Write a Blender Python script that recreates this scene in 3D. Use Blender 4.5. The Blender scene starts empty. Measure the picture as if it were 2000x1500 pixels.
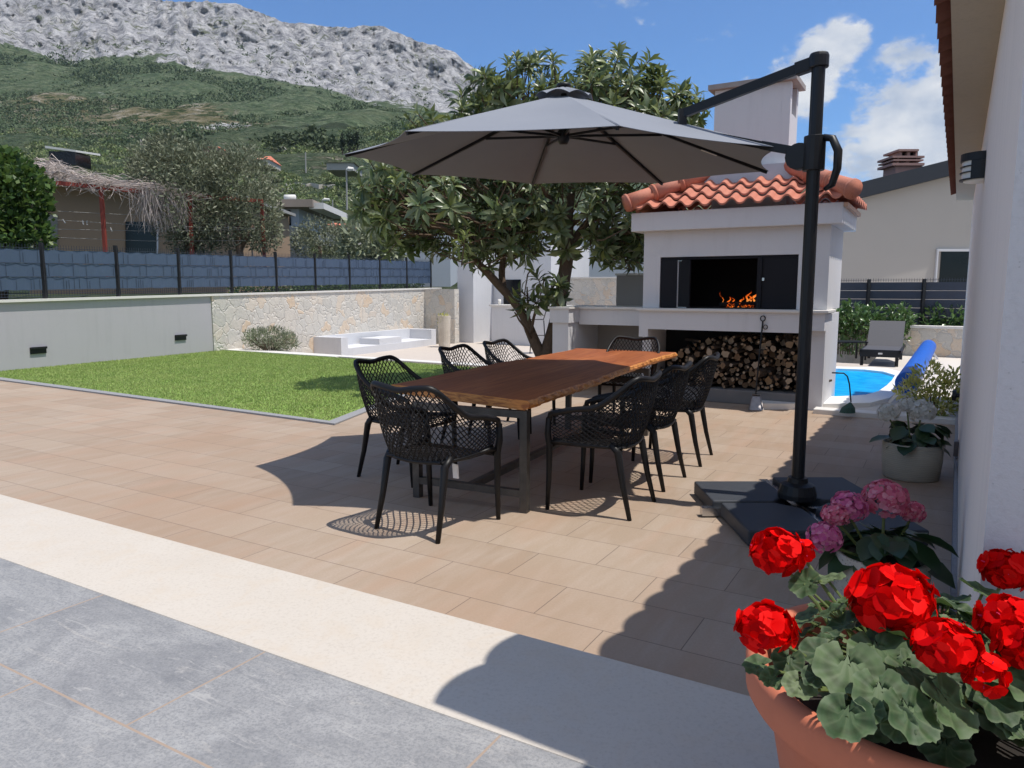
import bpy, bmesh, math, random
import numpy as np
from math import radians as R_, sin, cos, pi
random.seed(7); rng = np.random.default_rng(7)
C = bpy.context.scene.collection
SC = bpy.context.scene

# ------------------------------------------------------------------ camera, sky, sun, exposure
H, F, PITCH = 1.4, 1441.0, math.atan(185/1441.0)
cam = bpy.data.cameras.new('camera'); cam.sensor_width = 36; cam.lens = 36*F/2000; cam.clip_start = .05; cam.clip_end = 6000
camo = bpy.data.objects.new('camera', cam); C.objects.link(camo)
camo.location = (0, 0, H); camo.rotation_euler = (pi/2-PITCH, 0, 0); SC.camera = camo

SUNV = np.array([.353, -.1155, 1.0])                       # towards the sun
world = bpy.data.worlds.new('World'); SC.world = world; world.use_nodes = True
sun = bpy.data.lights.new('sun', 'SUN'); sun.energy = 4.7; sun.angle = R_(.5); sun.color = (1, .955, .89)
suno = bpy.data.objects.new('sun', sun); C.objects.link(suno); suno.location = (3, -3, 12)
from mathutils import Vector, Matrix, Quaternion
suno.rotation_euler = Vector(SUNV).to_track_quat('Z', 'Y').to_euler()
SC.view_settings.view_transform = 'Standard'; SC.view_settings.look = 'None'
SC.view_settings.exposure = 0.0; SC.view_settings.gamma = 1
SC.cycles.max_bounces = 6; SC.cycles.transparent_max_bounces = 8; SC.cycles.use_denoising = True
SC.cycles.caustics_reflective = False; SC.cycles.caustics_refractive = False

def build_sky():
    nt = world.node_tree; nt.nodes.clear()
    def n(t, **k):
        x = nt.nodes.new(t)
        for a, b in k.items(): setattr(x, a, b)
        return x
    L = nt.links.new
    out = n('ShaderNodeOutputWorld'); bg = n('ShaderNodeBackground'); sky = n('ShaderNodeTexSky')
    sky.sky_type = 'NISHITA'; sky.sun_disc = False
    sky.sun_elevation = math.atan(1/math.hypot(SUNV[0], SUNV[1])); sky.sun_rotation = math.atan2(SUNV[0], SUNV[1])
    sky.altitude = 50; sky.air_density = 1.0; sky.dust_density = .15; sky.ozone_density = 3.0
    tc = n('ShaderNodeTexCoord')
    # cumulus bank: soft lumps at a few places of the sky, eaten into by noise
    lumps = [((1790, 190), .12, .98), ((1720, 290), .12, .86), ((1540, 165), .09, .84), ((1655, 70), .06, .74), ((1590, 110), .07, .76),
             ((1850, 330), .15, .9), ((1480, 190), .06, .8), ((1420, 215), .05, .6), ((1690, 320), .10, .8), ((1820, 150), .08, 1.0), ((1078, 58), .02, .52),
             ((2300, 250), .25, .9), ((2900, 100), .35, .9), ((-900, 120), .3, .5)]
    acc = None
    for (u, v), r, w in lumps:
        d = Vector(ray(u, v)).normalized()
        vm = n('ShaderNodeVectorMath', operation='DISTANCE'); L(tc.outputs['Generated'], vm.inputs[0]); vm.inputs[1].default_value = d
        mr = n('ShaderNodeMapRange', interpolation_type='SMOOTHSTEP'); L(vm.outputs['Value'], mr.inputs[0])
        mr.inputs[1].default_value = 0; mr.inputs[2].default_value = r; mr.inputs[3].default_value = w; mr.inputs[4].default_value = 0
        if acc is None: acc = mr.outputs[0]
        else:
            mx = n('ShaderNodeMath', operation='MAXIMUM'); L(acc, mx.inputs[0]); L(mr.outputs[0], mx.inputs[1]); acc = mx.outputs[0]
    # unseen bright cloud added overhead and behind to lift the fill light
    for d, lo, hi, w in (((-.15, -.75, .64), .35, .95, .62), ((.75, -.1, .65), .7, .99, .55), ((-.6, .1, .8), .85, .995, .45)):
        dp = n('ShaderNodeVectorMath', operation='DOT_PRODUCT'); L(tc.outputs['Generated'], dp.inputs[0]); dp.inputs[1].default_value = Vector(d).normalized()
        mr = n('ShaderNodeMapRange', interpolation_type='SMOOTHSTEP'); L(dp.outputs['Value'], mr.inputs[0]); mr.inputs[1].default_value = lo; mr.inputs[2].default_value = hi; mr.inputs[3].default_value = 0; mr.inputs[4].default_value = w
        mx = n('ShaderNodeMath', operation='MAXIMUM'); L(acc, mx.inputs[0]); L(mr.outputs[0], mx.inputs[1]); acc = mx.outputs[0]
    mp = n('ShaderNodeMapping'); L(tc.outputs['Generated'], mp.inputs[0]); mp.inputs['Scale'].default_value = (1, 1, 1.7)
    no = n('ShaderNodeTexNoise'); L(mp.outputs[0], no.inputs['Vector']); no.inputs['Scale'].default_value = 9; no.inputs['Detail'].default_value = 9; no.inputs['Roughness'].default_value = .6
    no2 = n('ShaderNodeTexNoise'); L(mp.outputs[0], no2.inputs['Vector']); no2.inputs['Scale'].default_value = 13; no2.inputs['Detail'].default_value = 7; no2.inputs['Roughness'].default_value = .55
    m1 = n('ShaderNodeMath', operation='MULTIPLY_ADD'); L(no.outputs['Fac'], m1.inputs[0]); m1.inputs[1].default_value = 2.7; m1.inputs[2].default_value = -1.35
    ad = n('ShaderNodeMath', operation='ADD'); L(acc, ad.inputs[0]); L(m1.outputs[0], ad.inputs[1])
    rp = n('ShaderNodeMapRange', interpolation_type='SMOOTHSTEP'); L(ad.outputs[0], rp.inputs[0]); rp.inputs[1].default_value = .30; rp.inputs[2].default_value = .62
    sc = n('ShaderNodeMath', operation='MULTIPLY'); L(rp.outputs[0], sc.inputs[0]); sc.inputs[1].default_value = .93
    cr = n('ShaderNodeValToRGB'); L(no2.outputs['Fac'], cr.inputs[0])
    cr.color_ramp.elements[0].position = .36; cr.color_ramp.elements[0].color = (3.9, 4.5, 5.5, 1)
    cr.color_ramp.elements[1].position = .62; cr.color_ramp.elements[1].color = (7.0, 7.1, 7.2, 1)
    tint = n('ShaderNodeMix', data_type='RGBA', blend_type='MULTIPLY'); tint.inputs[0].default_value = 1; L(sky.outputs[0], tint.inputs[6]); tint.inputs[7].default_value = (.63, .91, 1.22, 1)
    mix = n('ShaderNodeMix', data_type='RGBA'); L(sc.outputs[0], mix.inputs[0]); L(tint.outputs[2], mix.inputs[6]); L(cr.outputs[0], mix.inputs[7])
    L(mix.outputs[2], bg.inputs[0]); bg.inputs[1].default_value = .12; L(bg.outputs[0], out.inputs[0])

# ------------------------------------------------------------------ measuring helpers: a pixel of the 2000x1500 photo -> a place
CP, SP = cos(PITCH), sin(PITCH)
def ray(u, v):
    b = (v-750)/F
    return np.array([(u-1000)/F, CP-b*SP, -(SP+b*CP)])
def gp(u, v, z=0.):
    r = ray(u, v); return np.array([0, 0, H]) + r*((z-H)/r[2])
def at(u, v, Y):
    r = ray(u, v); return np.array([0, 0, H]) + r*(Y/r[1])
A2, B2 = np.array([.8634, -.5045]), np.array([.5045, .8634])     # the grid of the house: A along the strip, B along the wall
def W(a, b, z=0.): p = a*A2+b*B2; return np.array([p[0], p[1], z])
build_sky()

# ------------------------------------------------------------------ mesh helpers
class MB:
    def __init__(s): s.v = []; s.f = []; s.m = []
    def add(s, vs, fs, mi=0):
        o = len(s.v); s.v += [tuple(map(float, p)) for p in vs]; s.f += [tuple(o+i for i in f) for f in fs]; s.m += [mi]*len(fs); return s
    def frame(s, o, ex, ey, ez, mi=0):       # parallelepiped from a corner and three edge vectors
        o, ex, ey, ez = [np.array(q, float) for q in (o, ex, ey, ez)]
        p = [o, o+ex, o+ex+ey, o+ey]; p += [q+ez for q in p]
        f = [(3,2,1,0), (4,5,6,7), (0,1,5,4), (1,2,6,5), (2,3,7,6), (3,0,4,7)]
        if np.dot(np.cross(ex, ey), ez) < 0: f = [t[::-1] for t in f]
        return s.add(p, f, mi)
    def abox(s, a0, a1, b0, b1, z0, z1, mi=0):   # box in the house grid
        return s.frame(W(a0, b0, z0), W(a1-a0, 0), W(0, b1-b0), (0, 0, z1-z0), mi)
    def box(s, x0, x1, y0, y1, z0, z1, mi=0):
        return s.frame((x0, y0, z0), (x1-x0, 0, 0), (0, y1-y0, 0), (0, 0, z1-z0), mi)
    def prism(s, poly, z0, z1, mi=0):
        P = [np.array(p, float)[:2] for p in poly]; n = len(P)
        ar = sum(P[i][0]*P[(i+1)%n][1]-P[(i+1)%n][0]*P[i][1] for i in range(n))
        if ar < 0: P = P[::-1]
        v = [(p[0], p[1], z0) for p in P]+[(p[0], p[1], z1) for p in P]
        f = [tuple(range(n))[::-1], tuple(range(n, 2*n))]+[(i, (i+1)%n, n+(i+1)%n, n+i) for i in range(n)]
        return s.add(v, f, mi)
    def sheet(s, poly, z, mi=0):
        P = [np.array(p, float)[:2] for p in poly]; n = len(P)
        ar = sum(P[i][0]*P[(i+1)%n][1]-P[(i+1)%n][0]*P[i][1] for i in range(n))
        if ar < 0: P = P[::-1]
        return s.add([(p[0], p[1], z) for p in P], [tuple(range(n))], mi)
    def tube(s, pts, rad, n=8, mi=0, caps=True, flat=1.0):
        pts = [np.array(p, float) for p in pts]; k = len(pts)
        if np.isscalar(rad): rad = [rad]*k
        vs = []; prev = None
        for i in range(k):
            t = pts[min(i+1, k-1)]-pts[max(i-1, 0)]; t = t/(np.linalg.norm(t)+1e-9)
            if prev is None:
                ref = np.array([0, 0, 1.]) if abs(t[2]) < .9 else np.array([1., 0, 0]); x = np.cross(ref, t)
            else: x = prev-t*np.dot(prev, t)
            x /= np.linalg.norm(x)+1e-9; prev = x; y = np.cross(t, x)
            for j in range(n):
                a = 2*pi*j/n; vs.append(pts[i]+rad[i]*(cos(a)*x+flat*sin(a)*y))
        fs = [(i*n+j, i*n+(j+1)%n, (i+1)*n+(j+1)%n, (i+1)*n+j) for i in range(k-1) for j in range(n)]
        if caps: fs += [tuple(range(n))[::-1], tuple(range((k-1)*n, k*n))]
        return s.add(vs, fs, mi)
    def bar(s, p, q, w, h=None, mi=0, up=(0, 0, 1)):   # square bar
        p, q = np.array(p, float), np.array(q, float); h = h or w
        t = q-p; t /= np.linalg.norm(t); up = np.array(up, float)
        if abs(np.dot(t, up)) > .97: up = np.array([0, 1., 0])
        x = np.cross(t, up); x /= np.linalg.norm(x); y = np.cross(x, t)
        o = p-x*w/2-y*h/2
        return s.frame(o, x*w, q-p, y*h, mi)
    def lathe(s, prof, c=(0, 0, 0), n=32, mi=0, sy=1.0):
        vs = [(c[0]+r*cos(2*pi*j/n), c[1]+sy*r*sin(2*pi*j/n), c[2]+z) for r, z in prof for j in range(n)]
        k = len(prof)
        fs = [(i*n+j, i*n+(j+1)%n, (i+1)*n+(j+1)%n, (i+1)*n+j) for i in range(k-1) for j in range(n)]
        return s.add(vs, fs, mi)
    def grid(s, P, mi=0, flip=False):
        P = np.array(P); a, b = P.shape[:2]
        fs = [(i*b+j, i*b+j+1, (i+1)*b+j+1, (i+1)*b+j) for i in range(a-1) for j in range(b-1)]
        if flip: fs = [f[::-1] for f in fs]
        return s.add(P.reshape(-1, 3), fs, mi)
    def build(s, name, mat, parent=None, local=False, smooth=False, bevel=0, loc=None):
        me = bpy.data.meshes.new(name); vs = np.array(s.v, float)
        o = bpy.data.objects.new(name, me); C.objects.link(o)
        off = np.zeros(3)
        if parent is not None and not local:
            p = parent
            while p is not None: off += np.array(p.location); p = p.parent
        elif parent is None and loc is not None: off = np.array(loc, float); o.location = loc
        me.from_pydata((vs-off).tolist(), [], s.f)
        for m in (mat if isinstance(mat, (list, tuple)) else [mat]): me.materials.append(m)
        if len(set(s.m)) > 1: me.polygons.foreach_set('material_index', s.m)
        if smooth: me.polygons.foreach_set('use_smooth', [True]*len(me.polygons))
        me.update()
        if parent is not None: o.parent = parent
        if bevel:
            b = o.modifiers.new('b', 'BEVEL'); b.width = bevel; b.segments = 2; b.limit_method = 'ANGLE'; b.angle_limit = R_(40)
        return o

def tag(o, label=None, cat=None, group=None, kind=None):
    if label: o['label'] = label
    if cat: o['category'] = cat
    if group: o['group'] = group
    if kind: o['kind'] = kind
    return o
def thing(name, label, cat, loc=(0, 0, 0), rz=0, group=None):
    o = bpy.data.objects.new(name, None); C.objects.link(o); o.location = [float(q) for q in loc]; o.rotation_euler = (0, 0, rz)
    o.empty_display_size = .1
    return tag(o, label, cat, group)
def struct(o): o['kind'] = 'structure'; return o
def copy_tree(o, parent=None):
    c = o.copy(); C.objects.link(c)
    if parent is not None: c.parent = parent
    for ch in list(o.children): copy_tree(ch, c)
    return c
def unit(v): v = np.array(v, float); return v/(np.linalg.norm(v, axis=-1, keepdims=True)+1e-9)

def leafmesh(name, P, D, U, L, Wd, tmpl, mat, parent=None, smooth=True, matidx=None):
    """many leaves in one mesh: P base, D direction, U up-hint, L length, Wd width; tmpl = (verts (x along width, y along length, z lift), faces)"""
    tv, tf = np.array(tmpl[0], float), tmpl[1]; n, k = len(P), len(tv)
    D = unit(D); S = unit(np.cross(D, U)); Nn = np.cross(S, D)
    L = np.broadcast_to(L, n)[:, None, None]; Wd = np.broadcast_to(Wd, n)[:, None, None]
    V = P[:, None, :]+tv[None, :, 1:2]*L*D[:, None, :]+tv[None, :, 0:1]*Wd*S[:, None, :]+tv[None, :, 2:3]*L*Nn[:, None, :]
    me = bpy.data.meshes.new(name); o = bpy.data.objects.new(name, me); C.objects.link(o)
    off = np.zeros(3); p = parent
    while p is not None: off += np.array(p.location); p = p.parent
    V = V.reshape(-1, 3)-off
    nf = len(tf); lens = np.array([len(f) for f in tf]); flat = np.concatenate([np.array(f) for f in tf])
    loops = (flat[None, :]+(np.arange(n)*k)[:, None]).ravel()
    tot = np.tile(lens, n); start = np.concatenate([[0], np.cumsum(tot)[:-1]])
    me.vertices.add(len(V)); me.vertices.foreach_set('co', V.ravel())
    me.loops.add(len(loops)); me.loops.foreach_set('vertex_index', loops.astype(np.int32))
    me.polygons.add(len(tot)); me.polygons.foreach_set('loop_start', start.astype(np.int32)); me.polygons.foreach_set('loop_total', tot.astype(np.int32))
    for m in (mat if isinstance(mat, (list, tuple)) else [mat]): me.materials.append(m)
    if matidx is not None: me.polygons.foreach_set('material_index', np.repeat(matidx, nf).astype(np.int32))
    if smooth: me.polygons.foreach_set('use_smooth', np.ones(len(tot), bool))
    me.update(calc_edges=True); me.validate()
    if parent is not None: o.parent = parent
    return o
LEAF_LONG = ([(0,0,0), (-.34,.3,.04), (0,.3,-.01), (.34,.3,.04), (-.5,.64,-.03), (0,.64,-.10), (.5,.64,-.03), (0,1,-.36)],
             [(0,2,1), (0,3,2), (1,2,5,4), (2,3,6,5), (4,5,7), (5,6,7)])
LEAF_SMALL = ([(0,0,0), (-.5,.5,.05), (.5,.5,.05), (0,1,-.05)], [(0,2,3,1)])

# vectorised value noise
def _h(i, j, k): 
    n = (i*374761393+j*668265263+k*2147483647) & 0xffffffff
    n = ((n ^ (n >> 13))*1274126177) & 0xffffffff
    return ((n ^ (n >> 16)) & 0xffff)/65535.0
def vnoise(x, y, z=0.):
    x, y, z = np.broadcast_arrays(np.asarray(x, float), np.asarray(y, float), np.asarray(z, float))
    i, j, k = np.floor(x).astype(np.int64), np.floor(y).astype(np.int64), np.floor(z).astype(np.int64)
    a, b, c = x-i, y-j, z-k; a, b, c = a*a*(3-2*a), b*b*(3-2*b), c*c*(3-2*c)
    r = 0
    for di in (0, 1):
        for dj in (0, 1):
            for dk in (0, 1):
                r = r+_h(i+di, j+dj, k+dk)*(a if di else 1-a)*(b if dj else 1-b)*(c if dk else 1-c)
    return r
def fbm(x, y, z=0., o=5):
    r, am, f = 0, .5, 1.
    for q in range(o): r = r+am*vnoise(np.asarray(x)*f+q*17.3, np.asarray(y)*f+q*9.1, np.asarray(z)*f); am *= .5; f *= 2.03
    return r

# ------------------------------------------------------------------ materials
class NT:
    def __init__(s, name):
        s.m = bpy.data.materials.new(name); s.m.use_nodes = True; s.t = s.m.node_tree; s.t.nodes.clear()
        s.out = s.t.nodes.new('ShaderNodeOutputMaterial'); s.b = s.t.nodes.new('ShaderNodeBsdfPrincipled'); s.l(s.b.outputs[0], s.out.inputs[0])
        s._tc = None
    def l(s, a, b): s.t.links.new(a, b)
    def n(s, t, **k):
        x = s.t.nodes.new(t)
        for a, b in k.items(): setattr(x, a, b)
        return x
    def set(s, node, key, v):
        i = node.inputs[key]
        if hasattr(v, 'is_linked'): s.l(v, i)
        else: i.default_value = v
    def co(s, kind='Object'):
        if not s._tc: s._tc = s.n('ShaderNodeTexCoord')
        return s._tc.outputs[kind]
    def map(s, vec, scale=(1,1,1), rot=(0,0,0), loc=(0,0,0)):
        m = s.n('ShaderNodeMapping'); s.l(vec, m.inputs[0]); m.inputs['Scale'].default_value = scale; m.inputs['Rotation'].default_value = rot; m.inputs['Location'].default_value = loc; return m.outputs[0]
    def noise(s, vec, scale, detail=4, rough=.55, dist=0):
        x = s.n('ShaderNodeTexNoise'); s.l(vec, x.inputs['Vector']); x.inputs['Scale'].default_value = scale; x.inputs['Detail'].default_value = detail
        x.inputs['Roughness'].default_value = rough; x.inputs['Distortion'].default_value = dist; return x.outputs['Fac']
    def ramp(s, fac, stops):
        x = s.n('ShaderNodeValToRGB'); s.l(fac, x.inputs[0]); e = x.color_ramp.elements
        for i, (p, c) in enumerate(stops):
            el = e[i] if i < 2 else e.new(p)
            el.position = p; el.color = (*c, 1) if len(c) == 3 else c
        return x.outputs[0]
    def mix(s, fac, a, b, mode='MIX'):
        x = s.n('ShaderNodeMix', data_type='RGBA', blend_type=mode); s.set(x, 0, fac)
        for k, v in ((6, a), (7, b)): s.set(x, k, (*v, 1) if isinstance(v, tuple) and len(v) == 3 else v)
        return x.outputs[2]
    def math(s, op, a, b=0.):
        x = s.n('ShaderNodeMath', operation=op); s.set(x, 0, a); s.set(x, 1, b); return x.outputs[0]
    def mr(s, v, a, b, c=0., d=1.):
        x = s.n('ShaderNodeMapRange'); s.set(x, 0, v); x.inputs[1].default_value = a; x.inputs[2].default_value = b; x.inputs[3].default_value = c; x.inputs[4].default_value = d; return x.outputs[0]
    def bump(s, h, strength=.3, dist=.01):
        x = s.n('ShaderNodeBump'); x.inputs['Strength'].default_value = strength; x.inputs['Distance'].default_value = dist; s.l(h, x.inputs['Height']); s.l(x.outputs[0], s.b.inputs['Normal'])
    def fin(s, col, rough=.6, spec=.5, metal=0.):
        s.set(s.b, 'Base Color', (*col, 1) if isinstance(col, tuple) and len(col) == 3 else col); s.set(s.b, 'Roughness', rough)
        s.b.inputs['Specular IOR Level'].default_value = spec; s.b.inputs['Metallic'].default_value = metal; return s.m

def simple(name, col, rough=.6, var=.15, scale=6, bump=0, bscale=60, spec=.5, metal=0., bdist=.004):
    t = NT(name); n = t.noise(t.co(), scale, 5)
    c = t.mix(n, tuple(q*(1-var) for q in col), tuple(min(1, q*(1+var)) for q in col))
    if bump: t.bump(t.noise(t.co(), bscale, 3), bump, bdist)
    return t.fin(c, rough, spec, metal)
def foliage(name, cols, rough=.5, trans=.25, spec=.35):
    t = NT(name); g = t.n('ShaderNodeNewGeometry')
    k = len(cols); c = t.ramp(g.outputs['Random Per Island'], [(i/(k-1), q) for i, q in enumerate(cols)])
    n = t.noise(t.co(), 1.5, 3); c2 = t.mix(t.mr(n, .35, .65), c, t.mix(.35, c, cols[0]))
    t.fin(c2, rough, spec)
    tr = t.n('ShaderNodeBsdfTranslucent'); t.l(t.mix(.5, c2, tuple(min(1, q*1.6) for q in cols[-1])), tr.inputs[0])
    ms = t.n('ShaderNodeMixShader'); ms.inputs[0].default_value = trans; t.l(t.b.outputs[0], ms.inputs[1]); t.l(tr.outputs[0], ms.inputs[2]); t.l(ms.outputs[0], t.out.inputs[0])
    return t.m

def m_paving():
    t = NT('patio_tiles'); v = t.map(t.co(), rot=(0, 0, R_(30.3)))
    v = t.map(v, loc=(1.79+.655*20, -.05+.33*60, 0))
    br = t.n('ShaderNodeTexBrick'); t.l(v, br.inputs['Vector']); br.offset = .5; br.squash = 1
    for k, q in (('Scale', 1), ('Brick Width', .655), ('Row Height', .33), ('Mortar Size', .0024), ('Mortar Smooth', .2), ('Bias', 0)): br.inputs[k].default_value = q
    br.inputs['Color1'].default_value = (0, 0, 0, 1); br.inputs['Color2'].default_value = (1, 1, 1, 1); br.inputs['Mortar'].default_value = (.5, .5, .5, 1)
    per = br.outputs['Color']
    st = t.noise(t.map(v, scale=(6, 1.3, 1)), 1.6, 6, .6, .4); st2 = t.noise(t.map(v, scale=(4, .8, 1)), 1.0, 3)
    fine = t.noise(t.co(), 90, 3)
    base = t.mix(per, (.335, .252, .182), (.405, .318, .24))
    c = t.mix(t.mr(st, .42, .75, 0, .6), base, (.455, .37, .305)); c = t.mix(t.mr(st2, .48, .75, 0, .55), c, (.42, .27, .185)); 
    big = t.noise(t.co(), .55, 3); c = t.mix(t.mr(big, .45, .7, 0, .55), c, (.35, .225, .145))
    c = t.mix(t.mr(fine, .3, .7, 0, .22), c, (.27, .205, .15))
    c = t.mix(t.math('MULTIPLY', br.outputs['Fac'], .8), c, (.13, .095, .075))
    h = t.math('SUBTRACT', t.math('MULTIPLY', fine, .25), br.outputs['Fac']); t.bump(h, .35, .003)
    return t.fin(c, t.mr(fine, 0, 1, .55, .8), .3)
def m_slate():
    t = NT('grey_slate_tiles'); v = t.map(t.co(), rot=(0, 0, R_(30.3)))
    v = t.map(v, loc=(1.49+.96*20, -1.155+.6*20, 0))
    br = t.n('ShaderNodeTexBrick'); t.l(v, br.inputs['Vector']); br.offset = .5
    for k, q in (('Scale', 1), ('Brick Width', .96), ('Row Height', .6), ('Mortar Size', .0042), ('Mortar Smooth', .1)): br.inputs[k].default_value = q
    br.inputs['Color1'].default_value = (0, 0, 0, 1); br.inputs['Color2'].default_value = (1, 1, 1, 1)
    per = t.n('ShaderNodeVectorMath', operation='MULTIPLY_ADD'); t.l(br.outputs['Color'], per.inputs[0]); per.inputs[1].default_value = (7, 5, 0); t.l(v, per.inputs[2])
    w = t.noise(per.outputs[0], 2.2, 8, .62, 1.6); w2 = t.noise(t.map(per.outputs[0], rot=(0, 0, .6), scale=(1, 4, 1)), 2.4, 8, .66, 2.2); fine = t.noise(t.co(), 120, 4, .7); mid = t.noise(t.map(per.outputs[0], rot=(0, 0, .5), scale=(1, 2.2, 1)), 16, 6, .68, .6)
    c = t.ramp(w, [(.3, (.235, .234, .236)), (.5, (.305, .301, .297)), (.68, (.37, .364, .356))])
    c = t.mix(t.mr(w2, .58, .7, 0, .5), c, (.47, .44, .40)); c = t.mix(t.mr(w2, .3, .42, .4, 0), c, (.14, .145, .155))
    c = t.mix(t.mr(mid, .52, .7, 0, .35), c, (.16, .163, .17)); c = t.mix(t.mr(mid, .3, .44, .25, 0), c, (.43, .425, .42)); c = t.mix(t.mr(fine, .45, .62, 0, .5), c, (.14, .145, .155)); c = t.mix(t.mr(t.noise(t.map(per.outputs[0], rot=(0, 0, .55), scale=(1, 5, 1)), 5, 9, .75, 1.5), .56, .66, 0, .45), c, (.50, .48, .45))
    c = t.mix(br.outputs['Fac'], c, (.36, .275, .21))
    t.bump(t.math('ADD', w, t.math('MULTIPLY', fine, .3)), .2, .006)
    return t.fin(c, .55, .4)
def m_stonewall():
    t = NT('rubble_stone_wall'); v = t.co()
    wv = t.n('ShaderNodeVectorMath', operation='ADD'); d = t.n('ShaderNodeTexNoise'); t.l(v, d.inputs['Vector']); d.inputs['Scale'].default_value = 4; t.l(v, wv.inputs[0])
    sc = t.n('ShaderNodeVectorMath', operation='SCALE'); t.l(d.outputs['Color'], sc.inputs[0]); sc.inputs['Scale'].default_value = .38; t.l(sc.outputs[0], wv.inputs[1])
    vo = t.n('ShaderNodeTexVoronoi', feature='F1'); t.l(wv.outputs[0], vo.inputs['Vector']); vo.inputs['Scale'].default_value = 3.6
    ve = t.n('ShaderNodeTexVoronoi', feature='DISTANCE_TO_EDGE'); t.l(wv.outputs[0], ve.inputs['Vector']); ve.inputs['Scale'].default_value = 3.6
    sep = t.n('ShaderNodeSeparateColor'); t.l(vo.outputs['Color'], sep.inputs[0])
    c = t.ramp(sep.outputs[0], [(0, (.50, .48, .44)), (.35, (.60, .56, .50)), (.6, (.55, .535, .50)), (.85, (.64, .56, .47)), (.96, (.62, .47, .33)), (1, (.56, .53, .49))])
    n = t.noise(v, 14, 6, .6); c = t.mix(t.mr(n, .4, .75, 0, .5), c, (.66, .62, .55)); c = t.mix(t.mr(t.noise(v, 40, 4), .5, .75, 0, .4), c, (.33, .30, .27))
    e = t.mr(ve.outputs['Distance'], .0, .05); c = t.mix(e, (.66, .625, .57), c)
    t.bump(t.math('ADD', t.mr(ve.outputs['Distance'], 0, .07), t.math('MULTIPLY', n, .8)), .6, .03)
    return t.fin(c, .85, .2)
def m_wood():
    t = NT('oiled_slab_wood'); v = t.map(t.co(), rot=(0, 0, R_(-64.6)), scale=(1, 1, 1))
    g = t.noise(t.map(v, scale=(.55, 9, 9)), 2.4, 7, .6, 1.1); g2 = t.noise(t.map(v, scale=(1.5, 60, 60)), 2, 3)
    pl = t.n('ShaderNodeTexWave', wave_type='BANDS', bands_direction='Y'); t.l(v, pl.inputs['Vector']); pl.inputs['Scale'].default_value = .55; pl.inputs['Distortion'].default_value = 2.5; pl.inputs['Detail'].default_value = 3; pl.inputs['Detail Scale'].default_value = 1.5
    c = t.ramp(g, [(.3, (.23, .062, .021)), (.5, (.36, .108, .036)), (.7, (.47, .17, .06))])
    c = t.mix(t.mr(pl.outputs['Fac'], .3, .9, 0, .4), c, (.24, .07, .026)); c = t.mix(t.mr(g2, .45, .7, 0, .35), c, (.12, .036, .015))
    t.bump(g2, .12, .002)
    return t.fin(c, .5, .22)
def m_edgewood():
    t = NT('live_edge_wood'); v = t.map(t.co(), rot=(0, 0, R_(-64.6)))
    g = t.noise(t.map(v, scale=(6, 2, 14)), 3, 6, .6, 1); c = t.ramp(g, [(.35, (.28, .09, .03)), (.5, (.55, .22, .06)), (.7, (.72, .34, .10))])
    t.bump(g, .4, .006); return t.fin(c, .4, .4)
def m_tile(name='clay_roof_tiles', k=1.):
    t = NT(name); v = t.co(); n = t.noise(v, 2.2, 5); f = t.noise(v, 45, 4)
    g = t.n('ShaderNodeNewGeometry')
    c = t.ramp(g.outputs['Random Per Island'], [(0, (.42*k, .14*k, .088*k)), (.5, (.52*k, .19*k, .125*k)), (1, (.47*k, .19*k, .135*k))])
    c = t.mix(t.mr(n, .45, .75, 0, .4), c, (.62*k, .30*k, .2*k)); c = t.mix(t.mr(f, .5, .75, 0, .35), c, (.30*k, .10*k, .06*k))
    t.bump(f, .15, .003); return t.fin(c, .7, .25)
def m_lawn():
    t = NT('lawn_blades'); g = t.n('ShaderNodeNewGeometry')
    c = t.ramp(g.outputs['Random Per Island'], [(0, (.21, .29, .075)), (.5, (.30, .385, .125)), (1, (.44, .50, .22))])
    n = t.noise(t.co(), 1.4, 5, .65); c = t.mix(t.mr(n, .42, .6, 0, .6), c, (.40, .45, .17)); t.fin(c, .6, .15)
    tr = t.n('ShaderNodeBsdfTranslucent'); t.l(c, tr.inputs[0]); ms = t.n('ShaderNodeMixShader'); ms.inputs[0].default_value = .3
    t.l(t.b.outputs[0], ms.inputs[1]); t.l(tr.outputs[0], ms.inputs[2]); t.l(ms.outputs[0], t.out.inputs[0]); return t.m
def m_limestone():
    t = NT('limestone_strip'); v = t.co(); n = t.noise(v, 3, 5); f = t.noise(v, 75, 6, .75); p = t.n('ShaderNodeTexVoronoi'); t.l(v, p.inputs['Vector']); p.inputs['Scale'].default_value = 26
    c = t.mix(n, (.52, .465, .40), (.585, .535, .47)); c = t.mix(t.mr(f, .5, .75, 0, .7), c, (.40, .35, .29))
    c = t.mix(t.mr(t.noise(v, 7, 5, .6, 1), .5, .72, 0, .5), c, (.54, .455, .36))
    c = t.mix(t.mr(p.outputs['Distance'], .03, .06, .7, 0), c, (.4, .35, .3))
    t.bump(f, .25, .003); return t.fin(c, .75, .25)
def m_stucco(name, col, sp=.25, bs=160):
    t = NT(name); v = t.co(); f = t.noise(v, bs, 3, .7); n = t.noise(v, 1.2, 4); s = t.n('ShaderNodeTexVoronoi'); t.l(v, s.inputs['Vector']); s.inputs['Scale'].default_value = 38
    c = t.mix(n, tuple(q*.93 for q in col), col); c = t.mix(t.mr(f, .5, .8, 0, sp), c, tuple(q*.6 for q in col)); c = t.mix(t.mr(s.outputs['Distance'], .05, .09, .45, 0), c, tuple(q*.5 for q in col))
    st = t.noise(t.map(v, scale=(3.5, 3.5, .35)), 2.2, 6, .65); c = t.mix(t.mr(st, .52, .74, 0, .16), c, tuple(q*.55 for q in col)); c = t.mix(t.mr(t.noise(v, 3.1, 6, .7), .58, .75, 0, .12), c, tuple(q*.6 for q in col))
    t.bump(f, .35, .006); return t.fin(c, .9, .15)
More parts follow.
